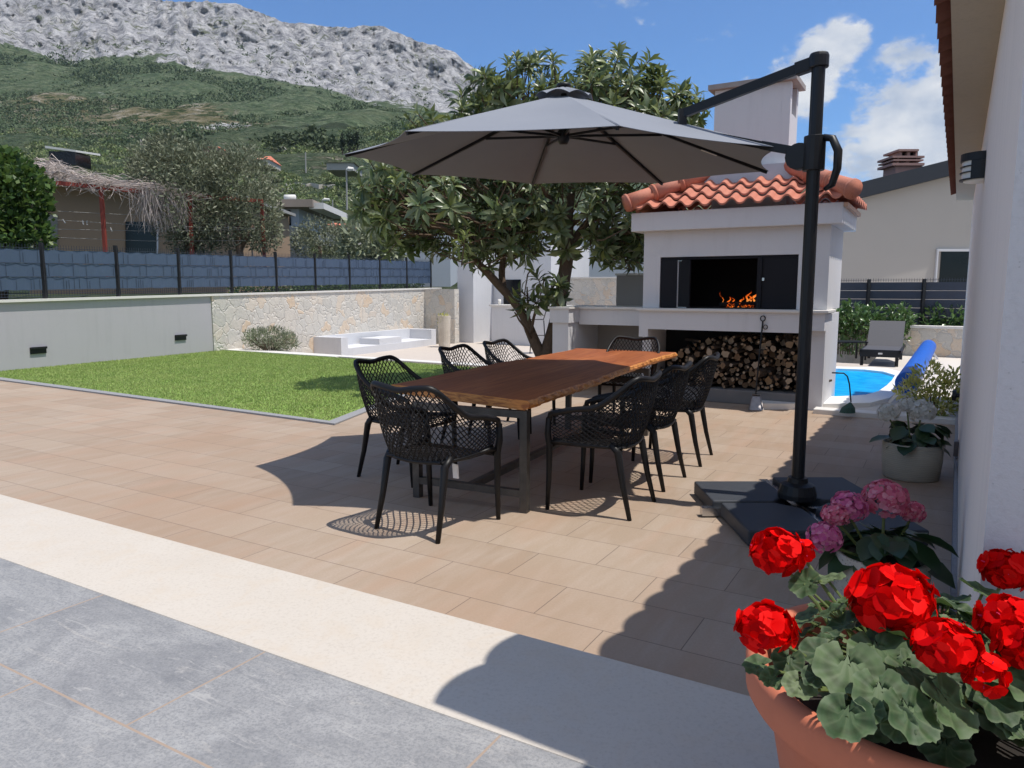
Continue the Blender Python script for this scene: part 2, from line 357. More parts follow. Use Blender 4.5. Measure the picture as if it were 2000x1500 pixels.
def m_mountain():
    t = NT('mountain_slopes'); v = t.co()
    at_ = t.n('ShaderNodeAttribute', attribute_name='rock'); rk = at_.outputs['Fac']
    dry = t.n('ShaderNodeAttribute', attribute_name='dry').outputs['Fac']
    far = t.n('ShaderNodeAttribute', attribute_name='spread').outputs['Fac']
    vs = t.n('ShaderNodeVectorMath', operation='SCALE'); t.l(v, vs.inputs[0]); t.l(far, vs.inputs['Scale'])   # finer grain close by
    q = vs.outputs[0]; qv = t.map(q, scale=(1, 1, .38))
    n1 = t.noise(q, 14, 8, .66); n2 = t.noise(q, 60, 6, .7); n3 = t.noise(q, 170, 4, .7); n4 = t.noise(q, 34, 7, .68, .6); nv = t.noise(qv, 48, 8, .72, .8)
    rock = t.ramp(n4, [(.36, (.17, .17, .19)), (.46, (.40, .395, .41)), (.6, (.57, .56, .56))]); rock = t.mix(t.mr(nv, .50, .60, 0, .7), rock, (.14, .145, .16)); rock = t.mix(t.mr(nv, .36, .45, .6, 0), rock, (.66, .65, .64))
    rock = t.mix(t.mr(n3, .48, .68, 0, .6), rock, (.20, .20, .21)); 
    shr = t.mr(t.math('ADD', n2, t.math('MULTIPLY', n1, .6)), .86, .96); rock = t.mix(t.math('MULTIPLY', shr, .9), rock, (.12, .135, .075))
    gr = t.ramp(n2, [(.34, (.05, .08, .04)), (.48, (.10, .14, .075)), (.62, (.17, .20, .12))]); gr = t.mix(t.mr(n3, .5, .6, 0, .75), gr, (.028, .045, .022))
    gr = t.mix(t.mr(n1, .5, .65, 0, .45), gr, (.13, .15, .08))
    dr = t.ramp(n4, [(.36, (.13, .12, .055)), (.52, (.22, .19, .115)), (.64, (.40, .36, .30))]); dr = t.mix(t.mr(n2, .47, .56, 1, 0), (.04, .06, .02), dr)
    dm = t.mr(t.math('ADD', dry, t.math('MULTIPLY', t.math('SUBTRACT', n4, .5), 1.5)), .40, .62); g2 = t.mix(dm, gr, dr)
    rm = t.mr(t.math('ADD', rk, t.math('MULTIPLY', t.math('SUBTRACT', n4, .5), 1.6)), .44, .56)
    c = t.mix(rm, g2, rock); t.bump(t.math('ADD', n4, nv), .9, 9); return t.fin(c, .95, .08)
M = {}
M['paving'] = m_paving(); M['slate'] = m_slate(); M['stone'] = m_stonewall(); M['wood'] = m_wood(); M['edge'] = m_edgewood(); M['tile'] = m_tile(); M['eave'] = m_tile('shaded_roof_tiles', .36)  # eave tiles: darker copy of the clay, shade put into the colour
M['lime'] = m_limestone(); M['mount'] = m_mountain(); M['lawn'] = m_lawn()
M['lawnbase'] = simple('lawn_soil', (.20, .31, .06), .9, .3, 8)
M['greywall'] = m_stucco('grey_stucco', (.455, .435, .465)); M['house'] = m_stucco('cream_stucco', (.88, .78, .70), .15, 110); M['houseend'] = m_stucco('rough_skylit_stucco', (.60, .585, .60), .3, 60); M['soffit'] = m_stucco('soffit_render', (.50, .45, .37), .35, 50)
M['white'] = m_stucco('white_render', (.63, .635, .66), .06, 120); M['whitestone'] = simple('white_stone', (.68, .655, .615), .7, .06, 10)
M['bbq'] = m_stucco('pale_grey_render', (.68, .672, .685), .08, 130); M['greige'] = simple('greige_render', (.30, .275, .25), .7, .06, 3)
M['terrace'] = simple('terrace_paving', (.52, .455, .395), .8, .08, 3, .1, 40); M['gravel'] = simple('grey_edging_stone', (.27, .27, .28), .9, .3, 60, .4, 90)
M['pooldeck'] = simple('pool_deck', (.60, .55, .49), .8, .08, 4); M['coping'] = simple('pool_coping', (.80, .79, .77), .6, .03, 4)
M['dark'] = simple('anthracite_metal', (.012, .0125, .0145), .45, .2, 5, spec=.35); M['plastic'] = simple('charcoal_plastic', (.0085, .008, .0085), .45, .15, 9, .06, 300, .3)
M['steel'] = simple('bright_steel', (.55, .56, .58), .25, .08, 8, metal=1.); M['rawsteel'] = simple('worn_steel', (.10, .095, .09), .45, .5, 14, .2, 60, metal=.7)
M['canvas'] = None
M['concrete'] = simple('weight_slab', (.038, .042, .05), .6, .2, 5, .15, 90); M['black'] = simple('soot_and_shade_black', (.006, .006, .007), .9, .3, 5)
M['door'] = simple('black_steel_door', (.008, .008, .012), .6, .2, 4, spec=.25); M['terracotta'] = simple('terracotta', (.56, .165, .085), .75, .14, 5, .2, 60)
M['glassdark'] = simple('dark_window_glass', (.008, .009, .011), .12, .3, 2, spec=.3); M['beige'] = simple('beige_render', (.34, .235, .155), .9, .08, 1.2, .2, 60)
M['cream'] = simple('cream_render', (.44, .41, .375), .9, .04, 1.0, .15, 60); M['rust'] = simple('rusty_red_steel', (.26, .045, .028), .65, .3, 6); M['concretegrey'] = simple('raw_concrete', (.34, .33, .31), .9, .15, 2)
M['soil'] = simple('potting_soil', (.018, .014, .011), .95, .4, 30, .6, 60); M['bark'] = simple('tree_bark', (.125, .088, .062), .9, .35, 18, .7, 30, .2, bdist=.02); M['pink_ch'] = simple('pink_render', (.40, .235, .20), .9, .06, 2)
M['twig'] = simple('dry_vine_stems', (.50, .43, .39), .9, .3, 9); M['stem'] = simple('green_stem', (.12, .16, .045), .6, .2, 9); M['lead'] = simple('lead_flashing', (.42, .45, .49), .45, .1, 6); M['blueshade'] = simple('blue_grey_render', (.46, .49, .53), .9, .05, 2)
M['redroof'] = simple('red_far_roof', (.60, .19, .11), .8, .15, 2)
def m_canvas():
    t = NT('grey_canvas'); n = t.noise(t.co(), 3, 4); w = t.noise(t.co(), 400, 2)
    c = t.mix(n, (.235, .25, .285), (.27, .285, .32)); t.bump(w, .1, .001); t.fin(c, .85, .2)
    tr = t.n('ShaderNodeBsdfTranslucent'); tr.inputs[0].default_value = (.17, .145, .14, 1); ms = t.n('ShaderNodeMixShader'); ms.inputs[0].default_value = .09
    t.l(t.b.outputs[0], ms.inputs[1]); t.l(tr.outputs[0], ms.inputs[2]); t.l(ms.outputs[0], t.out.inputs[0]); return t.m
M['canvas'] = m_canvas()

# ================================================================== THE SETTING
S0 = .15                                                        # height of the door step above the patio
mb = MB(); mb.sheet([(-120, -60), (140, -60), (140, 60), (-120, 60)], -.6); struct(mb.build('ground', simple('dry_earth', (.22, .18, .12), .95, .3, .8)))
mb = MB(); mb.prism([W(-22, 1.5), W(4, 1.5), W(4, 9.02), W(-1.0, 9.02), W(-1.0, 11.2), W(-22, 11.2)], -.5, 0); struct(mb.build('patio', M['paving']))
mb = MB(); mb.abox(-14, 3, 1.665, 2.225, -.2, S0); struct(mb.build('limestone_step', M['lime'], bevel=.004))
mb = MB(); mb.abox(-14, 3, -6, 1.664, -.2, S0-.003); struct(mb.build('tiled_floor', M['slate']))
# lawn with its edging
LN = [gp(-60, 731), gp(642, 825), gp(883, 732), W(-7.05, 11.0), gp(433, 684), gp(-60, 718)]
mb = MB(); mb.prism(LN, -.2, .012); struct(mb.build('lawn_bed', M['lawnbase']))
def strip(p, q, w, z0, z1, mb):                                   # a low kerb along p-q, on its right-hand side
    p, q = np.array(p)[:2], np.array(q)[:2]; t = (q-p)/np.linalg.norm(q-p); nrm = np.array([t[1], -t[0]])
    mb.prism([p, q, q+nrm*w, p+nrm*w], z0, z1)
mb = MB(); e0, e1, e2 = gp(-60, 731)[:2], gp(642, 825)[:2], gp(883, 732)[:2]
n1 = np.array([-.5045, -.8634]); n2 = np.array([.976, -.215])
c1 = e1+np.array([-.06, -.17]); mb.prism([e0, e1, e1+np.array([.10, -.17]), e0+n1*.16], -.2, .02); mb.prism([e1+np.array([.001, .001]), e2, e2+n2*.13, e1+np.array([.102, -.168])], -.2, .017)
struct(mb.build('lawn_edging', M['gravel']))
def in_poly(x, y, P):
    r = np.zeros(len(x), bool); n = len(P)
    for i in range(n):
        (x1, y1), (x2, y2) = P[i][:2], P[(i+1) % n][:2]
        c = ((y1 > y) != (y2 > y)) & (x < (x2-x1)*(y-y1)/(y2-y1+1e-12)+x1); r ^= c
    return r
nb = 150000
gx, gy = rng.uniform(-10, 0, nb*2), rng.uniform(7.5, 18, nb*2); k = in_poly(gx, gy, LN) & (gx/gy > -.74); gx, gy = gx[k], gy[k]
gx, gy = gx[:nb], gy[:nb]; n_ = len(gx)
D = np.stack([rng.normal(0, .45, n_), rng.normal(0, .45, n_), np.ones(n_)], 1)
tag(leafmesh('lawn_grass', np.stack([gx, gy, np.full(n_, .01)], 1), D, np.stack([rng.normal(0, 1, n_), rng.normal(0, 1, n_), np.zeros(n_)], 1), rng.uniform(.018, .036, n_), rng.uniform(.008, .014, n_),
     ([(-.5, 0, 0), (.5, 0, 0), (0, 1, .25)], [(0, 1, 2)]), M['lawn']), 'short green artificial looking grass of the lawn', kind='stuff')
# lower terrace beyond the lawn, with its white kerb
TZ = -.35
mb = MB(); mb.prism([W(-15.2, 11.3), W(8, 11.3), W(8, 34), W(-12, 34)], -.6, TZ); struct(mb.build('lower_terrace', M['terrace']))
mb = MB(); p, q = gp(433, 684), gp(870, 718); q2 = W(-1.2, 11.05); mb.prism([p, q2, q2+np.array([.14, .25, 0]), p+np.array([.14, .25, 0])], TZ-.1, .03); struct(mb.build('terrace_kerb', M['whitestone']))
# pool side
mb = MB(); mb.prism([W(-1.15, 9.03), W(6, 9.03), W(6, 22), W(-1.15, 22)], -.4, .02); struct(mb.build('pool_deck', M['pooldeck']))
mb = MB(); mb.abox(-1.22, 3, 8.86, 9.06, -.2, .055); struct(mb.build('pool_kerb', M['whitestone'], bevel=.008))
PW = [(1500, 720), (1637, 722), (1690, 724), (1725, 728), (1748, 735), (1742, 745), (1732, 755), (1715, 767), (1690, 774), (1637, 777), (1480, 778)]
wp = [gp(u, v, .05) for u, v in PW]; cen = np.mean(wp, 0)
op = [gp(u, v, .06) for u, v in [(1500, 715.5), (1637, 717), (1695, 718), (1735, 721), (1775, 731), (1772, 745), (1760, 760), (1738, 778), (1700, 788), (1637, 790), (1480, 790)]]
mb = MB(); n = len(wp)
mb.add([(*p[:2], .07) for p in wp]+[(*p[:2], .07) for p in op]+[(*p[:2], -.1) for p in wp]+[(*p[:2], -.1) for p in op],
       [(i, i+1, n+i+1, n+i) for i in range(n-1)]+[(n+i, n+i+1, 3*n+i+1, 3*n+i) for i in range(n-1)]+[(i+1, i, 2*n+i, 2*n+i+1) for i in range(n-1)])
struct(mb.build('pool_coping', M['coping']))
def m_pool():
    t = NT('pool_water'); n = t.noise(t.map(t.co(), scale=(1, 1, 1)), 5, 3); c = t.mix(t.mr(t.noise(t.co(), 3.2, 5, .6, 1.2), .4, .62), (.0, .33, .76), (.01, .45, .88)); t.bump(n, .12, .03); t.fin(c, .25, .08); return t.m  # mottled blues paint ripple and caustic light into the water colour
mb = MB(); mb.sheet([p[:2] for p in wp], .035); struct(mb.build('pool_water', m_pool()))

# mountain and hillside: one sheet of terrain running up from behind the garden wall
def DFEN(u): return 13.1*(15960/(1693-np.minimum(u, 900)))/10.04          # distance of the fence in that direction
def terrain():
    us = np.arange(-420, 2300, 5.0); 
    su = np.array([-420, 0, 200, 320, 400, 465, 500, 550, 600, 665, 740, 780, 810, 850, 880, 915, 960, 1040, 1140, 1280, 1420, 1640, 1745, 1900, 2300])
    sv = np.array([-90, -40, -14, 0, 4, 6, 19, 41, 48, 53, 49, 62, 80, 86, 97, 122, 165, 225, 275, 320, 345, 361, 362, 368, 372])
    cu = np.array([-420, 0, 60, 130, 200, 340, 430, 560, 640, 700, 800, 900, 1000, 1300, 2300]); cv = np.array([70, 85, 100, 118, 112, 125, 142, 160, 178, 196, 215, 238, 270, 345, 375])
    vs = np.interp(us, su, sv); vb = np.maximum(np.interp(us, cu, cv), vs+3); base = 565.
    f = np.clip((base-vs)/(base-100), .25, 1)                 # lower skyline, lower slopes
    rows = []
    near = [(578, 26), (560, 34), (500, 62), (440, 105), (380, 165), (330, 235), (300, 300), (270, 390), (240, 500), (205, 620)]
    nsub = 9
    kn_v = [base-(base-v)*f for v, d in near]; kn_d = [d*np.ones_like(us) for v, d in near]; kn_d[0] = np.where(us < 880, np.minimum(DFEN(us)+1.3, 26.), 26.); kn_v[0] = np.where(us < 880, 588., 578.)
    for i in range(len(kn_v)): kn_v[i] = np.maximum(kn_v[i], vb+ (len(kn_v)-i)*2.0)
    kn_v += [vb, vb*.5+vs*.5, vs, vs+30]; kn_d += [np.full_like(us, 860.), np.full_like(us, 985.), np.full_like(us, 1080.), np.full_like(us, 1500.)]
    V, Dd = [], []
    for i in range(len(kn_v)-1):
        ns = nsub if i < 9 else (26 if i < 12 else 3)
        for s in range(ns):
            t = s/ns; V.append(kn_v[i]*(1-t)+kn_v[i+1]*t); Dd.append(kn_d[i]*(1-t)+kn_d[i+1]*t)
    V.append(kn_v[-1]); Dd.append(kn_d[-1]); V, Dd = np.array(V), np.array(Dd)
    U = np.broadcast_to(us, V.shape)
    b = (V-750)/F; fw = CP-b*SP; up = -(SP+b*CP); X = (U-1000)/F/fw*Dd; Y = Dd; Z = H+up/fw*Dd
    rock = 1/(1+np.exp(np.clip(((V-vb)+14*(fbm(U/60, V/60)-.5))/3.0, -30, 30)))
    # outcrop bands and dry patches lower on the slope
    def blob(u, v, ru, rv): return np.exp(-(((U-u)/ru)**2+((V-v)/rv)**2))
    dry = .75*blob(330, 232, 150, 22)+.95*blob(460, 246, 100, 9)+.8*blob(150, 215, 200, 26)+.6*blob(100, 262, 150, 14)+.5*blob(640, 330, 90, 25)+.4*blob(450, 300, 120, 14)+.35*blob(60, 190, 90, 14)
    rock = np.maximum(rock, np.minimum(.62, .6*blob(470, 247, 95, 7)+.55*blob(200, 190, 20, 5)+.4*blob(350, 120, 60, 6)))
    rock -= .5*blob(300, 108, 75, 16)+.45*blob(170, 95, 50, 16)                          # green ledge in the cliff
    amp = np.clip((Dd-800)/100, 0, 1)*np.clip((1500-Dd)/300, 0, 1)
    r1 = np.abs(fbm(U/34, V/60, 1.3, 6)-.48)*2; r2 = fbm(U/9, V/14, 4.2, 5)
    push = amp*(-70*r1+34*(r2-.5)); q = (Dd+push)/Dd; X, Y = X*q, Y*q; Z = H+(Z-H)*q
    lo = np.clip(Dd/400, 0, 1)*(1-amp)
    hm = lo*26*(fbm(X/60, Y/60, 0, 5)-.5)*np.clip((Dd-60)/200, 0, 1); Z = Z+hm+amp*9*(fbm(X/16, Y/16, Z/16, 4)-.5)
    m = MB(); m.grid(np.stack([X, Y, Z], 2)); o = m.build('mountain', M['mount'], smooth=True); struct(o)
    for nm, arr in (('rock', rock), ('dry', dry), ('spread', np.clip(1.6/np.maximum(Dd, 30), .002, .06)*1.0*0+np.where(Dd > 450, .0016, .0035))):
        a = o.data.attributes.new(nm, 'FLOAT', 'POINT'); a.data.foreach_set('value', np.ascontiguousarray(arr, dtype=np.float32).ravel())
    return us, V, Dd, Z
TU, TV, TD, TZZ = terrain()
def ground_at(u, D):                                         # terrain height in direction u at distance D
    j = int(np.clip(round((u+420)/5), 0, len(TU)-1)); return float(np.interp(D, TD[:, j], TZZ[:, j]))
def on_hill(u, v):                                           # where the sight line through a pixel meets the hillside
    j = int(np.clip(round((u+420)/5), 0, len(TU)-1)); d = float(np.interp(-v, -TV[:, j], TD[:, j])); return at(u, v, d)

# ================================================================== HOUSE (right edge): long wall, end wall, soffit, tiled eave
HA, HB = np.array([cos(R_(31.0)), -sin(R_(31.0))]), np.array([sin(R_(31.0)), cos(R_(31.0))])
def HW(a, b, z=0.): p = a*HA+b*HB; return np.array([p[0], p[1], z])
def hbox(s, a0, a1, b0, b1, z0, z1, mi=0): return s.frame(HW(a0, b0, z0), HW(a1-a0, 0), HW(0, b1-b0), (0, 0, z1-z0), mi)
MB.hbox = hbox
hs = thing('house', 'cream rendered house wall with a tiled eave along the right edge of the patio', 'house', HW(.12, 4.5))
wall_a = .08                                                # wall plane, in the house grid turned by a hair
mb = MB(); mb.hbox(wall_a, 3.5, 1.80, 11.0, -.1, 2.50); w_ = mb.build('wall', [M['house'], M['houseend']], hs)
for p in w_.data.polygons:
    if np.dot(np.array(p.normal[:2]), -HB) > .9: p.material_index = 1  # end wall: bluish sky shade put into a cooler stucco colour
mb = MB(); mb.hbox(wall_a-.022, wall_a-.001, 2.23, 11.0, 0, .10); mb.build('skirting', M['gravel'], hs)
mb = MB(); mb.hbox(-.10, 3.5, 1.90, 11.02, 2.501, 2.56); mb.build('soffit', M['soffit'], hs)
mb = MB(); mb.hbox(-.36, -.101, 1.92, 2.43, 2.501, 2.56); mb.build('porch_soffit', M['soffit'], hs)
def tile_sheet(a_of, b0, b1, z0, slope, run, pitch, amp, mb, th=.018, rows=2):
    """half-round tiles: corrugated along b, climbing with a; the eave edge is scalloped"""
    nb = int((b1-b0)/pitch*12); bs = np.linspace(b0, b1, nb+1); prof = amp*np.abs(np.sin((bs-b0)/pitch*pi))**.8
    for r in range(rows):
        s0, s1 = r*run, (r+1)*run+.05
        top = np.array([[HW(a_of+s, b, z0+slope*s+pp+.02*r) for b, pp in zip(bs, prof)] for s in (s0, s1)])
        mb.grid(top, flip=True); bot = top-np.array([0, 0, th]); mb.grid(bot)
        mb.grid(np.array([bot[0], top[0]]), flip=True)
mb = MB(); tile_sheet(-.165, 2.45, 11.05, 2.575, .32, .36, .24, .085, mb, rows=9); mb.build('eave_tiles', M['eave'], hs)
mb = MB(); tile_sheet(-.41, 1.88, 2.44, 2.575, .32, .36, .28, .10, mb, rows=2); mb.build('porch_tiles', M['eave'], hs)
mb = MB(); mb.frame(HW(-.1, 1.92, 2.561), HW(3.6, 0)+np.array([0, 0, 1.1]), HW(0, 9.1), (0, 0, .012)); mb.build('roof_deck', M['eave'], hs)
# wall lamp under the soffit
lb = 4.95; la = wall_a; lY = float(HW(la, lb)[1]); zt_, zb_l = at(1900, 300, lY)[2], at(1900, 352, lY)[2]; LR = .118
wl = thing('wall_lamp', 'black half-round outdoor lamp with slotted white glass under the house eave', 'wall lamp', HW(la, lb, zb_l))
def drum(mb, r, z0, z1, t0=-pi/2, t1=pi/2, n=20, cap=True):
    pts = [(la-.002-r*cos(t), lb+r*sin(t)) for t in np.linspace(t0, t1, n)]
    P0 = [HW(a, b, z0) for a, b in pts]; P1 = [HW(a, b, z1) for a, b in pts]; mb.grid(np.array([P0, P1]))
    if cap: mb.add(P0, [tuple(range(n))]); mb.add(P1, [tuple(range(n))[::-1]])
hh = zt_-zb_l; mb = MB()
for f0, f1 in ((.0, .05), (.27, .31), (.49, .53), (.71, 1.0)): drum(mb, LR, zb_l+hh*f0, zb_l+hh*f1)
drum(mb, LR-.001, zb_l+hh*.051, zb_l+hh*.70, -pi/2, -.98, cap=False)
mb.build('housing', M['dark'], wl)
mb = MB(); drum(mb, LR-.01, zb_l+hh*.02, zb_l+hh*.72); drum(mb, LR-.02, zb_l-.006, zb_l+hh*.01); mb.build('diffuser', simple('opal_glass', (.75, .75, .73), .3, .05, 4), wl)
sk = MB(); p = at(1868, 875, 5.6); b_ = float(p[:2]@HB); sk.hbox(wall_a-.035, wall_a-.002, b_-.05, b_+.05, p[2]-.06, p[2]+.06); tag(sk.build('wall_socket', simple('grey_plastic', (.16, .15, .16), .5), bevel=.006), 'small grey weatherproof socket low on the house wall', 'socket')
sk = MB(); p = at(1862, 772, 7.2); b_ = float(p[:2]@HB); sk.tube([HW(wall_a-.005, b_, p[2]), HW(wall_a-.03, b_, p[2]), HW(wall_a-.035, b_, p[2]), HW(wall_a-.07, b_, p[2])], [.02, .02, .055, .05], 12); tag(sk.build('hose_tap', M['dark']), 'black round garden tap handle on the far end of the house wall', 'tap')

# ================================================================== GARDEN WALL, FENCE
K0, DD0, UVP = 10.04, 13.1, 1693.
fdir = np.array([.4337, .9011]); fpt0 = gp(103, 717)[:2]
def fen(k, off=0, z=0.):                                     # point k posts along the fence (off = metres towards the garden)
    p = fpt0+fdir*(k*1.448); nrm = np.array([fdir[1], -fdir[0]]); p = p+nrm*off; return np.array([p[0], p[1], z])
def capz(k): return 1.235+.024*k
def wallpiece(k0, k1, zb, dz, o0, o1, mb):
    a, b, c, d = fen(k0, o0), fen(k1, o0), fen(k1, o1), fen(k0, o1)
    v = [(*q[:2], zb) for q in (a, b, c, d)]+[(*q[:2], capz(k)+dz) for q, k in ((a, k0), (b, k1), (c, k1), (d, k0))]
    mb.add(v, [(0,1,2,3), (7,6,5,4), (0,4,5,1), (1,5,6,2), (2,6,7,3), (3,7,4,0)])
KS = 2.53
gw = thing('garden_wall', 'long low garden wall, grey render turning into rubble stone, below the blue-grey fence', 'wall', fen(KS))
mb = MB(); wallpiece(-1.6, KS, -.5, -.045, -.14, 0, mb); mb.build('rendered_wall', M['greywall'], gw)
mb = MB(); wallpiece(KS+.002, 9.3, -.6, -.045, -.14, .03, mb)
mb.build('stone_wall', M['stone'], gw)
mb = MB(); e = fen(8.62, .03); rdir = A2; w1 = e[:2]+rdir*1.2
mb.prism([e[:2], w1, w1+B2*.25, e[:2]+B2*.25], -.6, capz(9)-.045); mb.build('stone_return', M['stone'], gw)
mb = MB(); wallpiece(-1.6, 9.35, 1.0, .0, -.17, .06, mb); o = mb.build('coping', M['whitestone'], gw)
for i in range(4): o.data.vertices[i].co.z = o.data.vertices[i+4].co.z-.045
fc = thing('slatted_fence', 'anthracite mesh fence with blue-grey privacy strips on top of the garden wall', 'fence', fen(0, -.06, capz(0)))
M['strip'] = simple('privacy_strip', (.055, .085, .14), .55, .14, 1.5); M['wire'] = simple('fence_wire', (.03, .04, .06), .5, .2, 5)
for k in range(-2, 10):
    if k > -2:
        mb = MB(); p = fen(k, -.06); q = fen(k, -.06)
        mb.bar((*p[:2], capz(k)-.002), (*p[:2], capz(k)+.99), .06, .06); mb.build('post', M['dark'], fc)
    if k < 9:
        m2 = MB(); k0, k1 = k+.03, k+.97
        zt = (.155, .383, .39, .622, .63, .865)
        for r in range(3):
            nseg = 22; pr = []
            for s in range(nseg+1):
                kk = k0+(k1-k0)*s/nseg; wob = .006*math.sin(s*1.3+r*2+k)+.002*rng.normal()
                pr.append([fen(kk, -.05+wob*.5, capz(kk)+zt[2*r]+.003*rng.normal()), fen(kk, -.05+wob, capz(kk)+zt[2*r+1]+.004*rng.normal())])
            m2.grid(np.array(pr).transpose(1, 0, 2)); 
        pn = m2.build('privacy_panel', M['strip'], fc); so = pn.modifiers.new('s', 'SOLIDIFY'); so.thickness = .004
        m3 = MB(); xs = np.arange(k0, k1, .035)
        for xk in xs:                                        # mesh wires: bare above and below, threaded between the strips here and there
            z0_, z1_ = capz(xk)+.03, capz(xk)+.15; m3.bar(fen(xk, -.045, z0_), fen(xk, -.045, z1_), .005)
            m3.bar(fen(xk, -.045, capz(xk)+.865), fen(xk, -.045, capz(xk)+.955), .005)
            for r in range(3):
                if rng.random() < .2: m3.bar(fen(xk, -.036, capz(xk)+zt[2*r]+.01), fen(xk, -.036, capz(xk)+zt[2*r+1]-.08*rng.random()), .006, .003)
        for hz in (.04, .09, .14, .385, .625, .89): m3.bar(fen(k0, -.04, capz(k0)+hz), fen(k1, -.04, capz(k1)+hz), .007)
        m3.build('mesh_wire', M['wire'], fc)
# two wall lights in the grey wall
def wall_light(u, v, lab):
    best = min(np.linspace(-1.5, 2.5, 400), key=lambda k: abs(pr_(fen(k, 0, .6))[0]-u)); c = fen(best, 0, 0)
    z = at(u, v, c[1])[2]; t = np.array([*fdir, 0]); nrm = np.array([fdir[1], -fdir[0], 0])
    r = thing('wall_light', lab, 'wall light', (*c[:2], z), 0, 'recessed lights of the grey wall')
    c = np.array([c[0], c[1], z]); m = MB(); m.frame(c-t*.14-np.array([0, 0, .06])+nrm*.001, t*.28, nrm*.02, (0, 0, .115)); m.build('plate', M['dark'], r)
    m = MB(); m.frame(c-t*.14+np.array([0, 0, .022])+nrm*.022, t*.28, nrm*.035, (0, 0, .04)); m.build('hood', M['dark'], r, bevel=.004)
def pr_(P):
    P = np.array(P)-[0, 0, H]; d = P[1]*CP-P[2]*SP; u = P[1]*SP+P[2]*CP; return np.array([1000+F*P[0]/d, 750-F*u/d])
wall_light(71, 684, 'dark rectangular light in the grey wall, the larger and nearer of two'); wall_light(351, 659, 'dark rectangular light in the grey wall, close to where the stone begins')
# lavender and its bed kerb
mb = MB(); p0 = gp(440, 686, .0); p1 = gp(612, 690, .0); struct_k = mb.prism([p0, gp(655, 700), gp(655, 700)+np.array([.1, .2, 0]), p0+np.array([.1, .2, 0])], -.2, .035)
struct(mb.build('bed_kerb', M['whitestone']))
mb = MB(); a0, a1 = gp(436, 684), gp(596, 690); mb.prism([a0, a1, fen(3.7, .05), fen(KS+.05, .04)], -.5, -.01); struct(mb.build('planting_bed', simple('bed_gravel', (.55, .5, .44), .95, .2, 20)))

# ================================================================== OUTDOOR FIREPLACE
CR = gp(604+1000, 803)
bq = thing('masonry_barbecue', 'pale rendered masonry barbecue with clay tiled roof, chimney and wood store', 'barbecue', CR)
def Q(t, b, z): p = CR[:2]-A2*t+B2*b; return np.array([p[0], p[1], z])      # t to the left, b to the back
def qbox(mb, t0, t1, b0, b1, z0, z1, mi=0): return mb.frame(Q(t1, b0, z0), Q(t0, 0, 0)-Q(t1, 0, 0), Q(0, b1, 0)-Q(0, b0, 0), (0, 0, z1-z0), mi)
BD = 1.15; TW = 2.2
SH = 1.165                                                   # shelf top
mb = MB()
qbox(mb, 0, .2, 0, BD, .0, SH-.05); qbox(mb, TW-.12, TW, .02, BD, 0, SH-.05); qbox(mb, .2, TW-.12, BD-.12, BD, 0, SH-.05); 
mb.build('wood_store', M['bbq'], bq)
mb = MB(); qbox(mb, .2, TW-.12, .06, BD-.12, .0, .17); mb.build('store_plinth', simple('plinth_concrete', (.20, .19, .185), .9, .2, 6, .2, 60), bq, bevel=.01)
mb = MB(); qbox(mb, .2, TW-.12, -.12, -.06, .90, SH-.035); qbox(mb, 0.0, .2, -.12, -.001, .93, SH-.035); qbox(mb, TW-.12, TW, -.12, .018, .80, SH-.035); mb.build('shelf_beam', M['bbq'], bq)
mb = MB(); qbox(mb, -.04, TW+.03, -.16, .5, SH-.034, SH); mb.build('shelf', M['whitestone'], bq, bevel=.006)
# upper body with the fire opening
OT0, OT1, OZ = .33, 1.98, 1.80
mb = MB(); qbox(mb, 0, OT0, 0, BD, SH+.001, 2.12); qbox(mb, OT1, TW, 0, BD, SH+.001, 2.12); qbox(mb, OT0, OT1, 0, .2, OZ, 2.12); qbox(mb, OT0, OT1, BD-.1, BD, SH+.001, 2.12); mb.build('chamber_wall', M['bbq'], bq)
mb = MB(); qbox(mb, OT0+.004, OT1-.004, BD-.16, BD-.105, SH+.002, OZ+.3); qbox(mb, OT0+.002, OT0+.04, .05, BD-.17, SH+.002, OZ+.3); qbox(mb, OT1-.04, OT1-.002, .05, BD-.17, SH+.002, OZ+.3); qbox(mb, OT0+.05, OT1-.05, .22, BD-.17, OZ+.25, OZ+.29); qbox(mb, OT0+.05, OT1-.05, .02, BD-.17, SH+.001, SH+.012)
mb.build('firebox', M['black'], bq)
mb = MB(); qbox(mb, OT0+.003, OT1-.003, .02, .05, OZ-.035, OZ-.003); mb.build('opening_frame', M['door'], bq)
def door(t0, t1, nm='door', open_=0):
    m = MB(); qbox(m, t0, t1, .012, .035, SH+.006, OZ-.038); return m.build(nm, M['door'], bq)
door(OT1-.22, OT1-.006); d2 = door(OT0+.006, OT0+.40)
m = MB(); qbox(m, OT0+.37, OT0+.395, -.012, .011, 1.50, 1.535); m.build('handle', M['steel'], d2)
m = MB(); qbox(m, OT0+.402, OT0+.455, -.01, .05, SH+.004, OZ-.036); m.build('door_stile', M['door'], bq)
# folded-out left leaf, its raw steel edge towards the camera
P0, P1 = Q(OT1-.225, .01, 0), Q(OT1-.42, -.10, 0); 
m = MB(); m.bar((*(P0[:2]), (SH+OZ)/2-.018), (*(P1[:2]), (SH+OZ)/2-.018), .022, OZ-SH-.05); dl = m.build('door', M['door'], bq)
m = MB(); dv = unit(P1-P0); qq = P0+np.array([.0, -.022, 0]); m.bar((*(qq[:2]), SH+.01), (*(qq[:2]), OZ-.04), .02, .02); m.bar((*(qq+dv*.01)[:2], SH+.012), (*(qq+dv*.17)[:2], SH+.012), .012, .012); m.bar((*(qq+dv*.01)[:2], OZ-.05), (*(qq+dv*.07)[:2], OZ-.05), .012, .012); m.build('door_edge', M['steel'], dl)
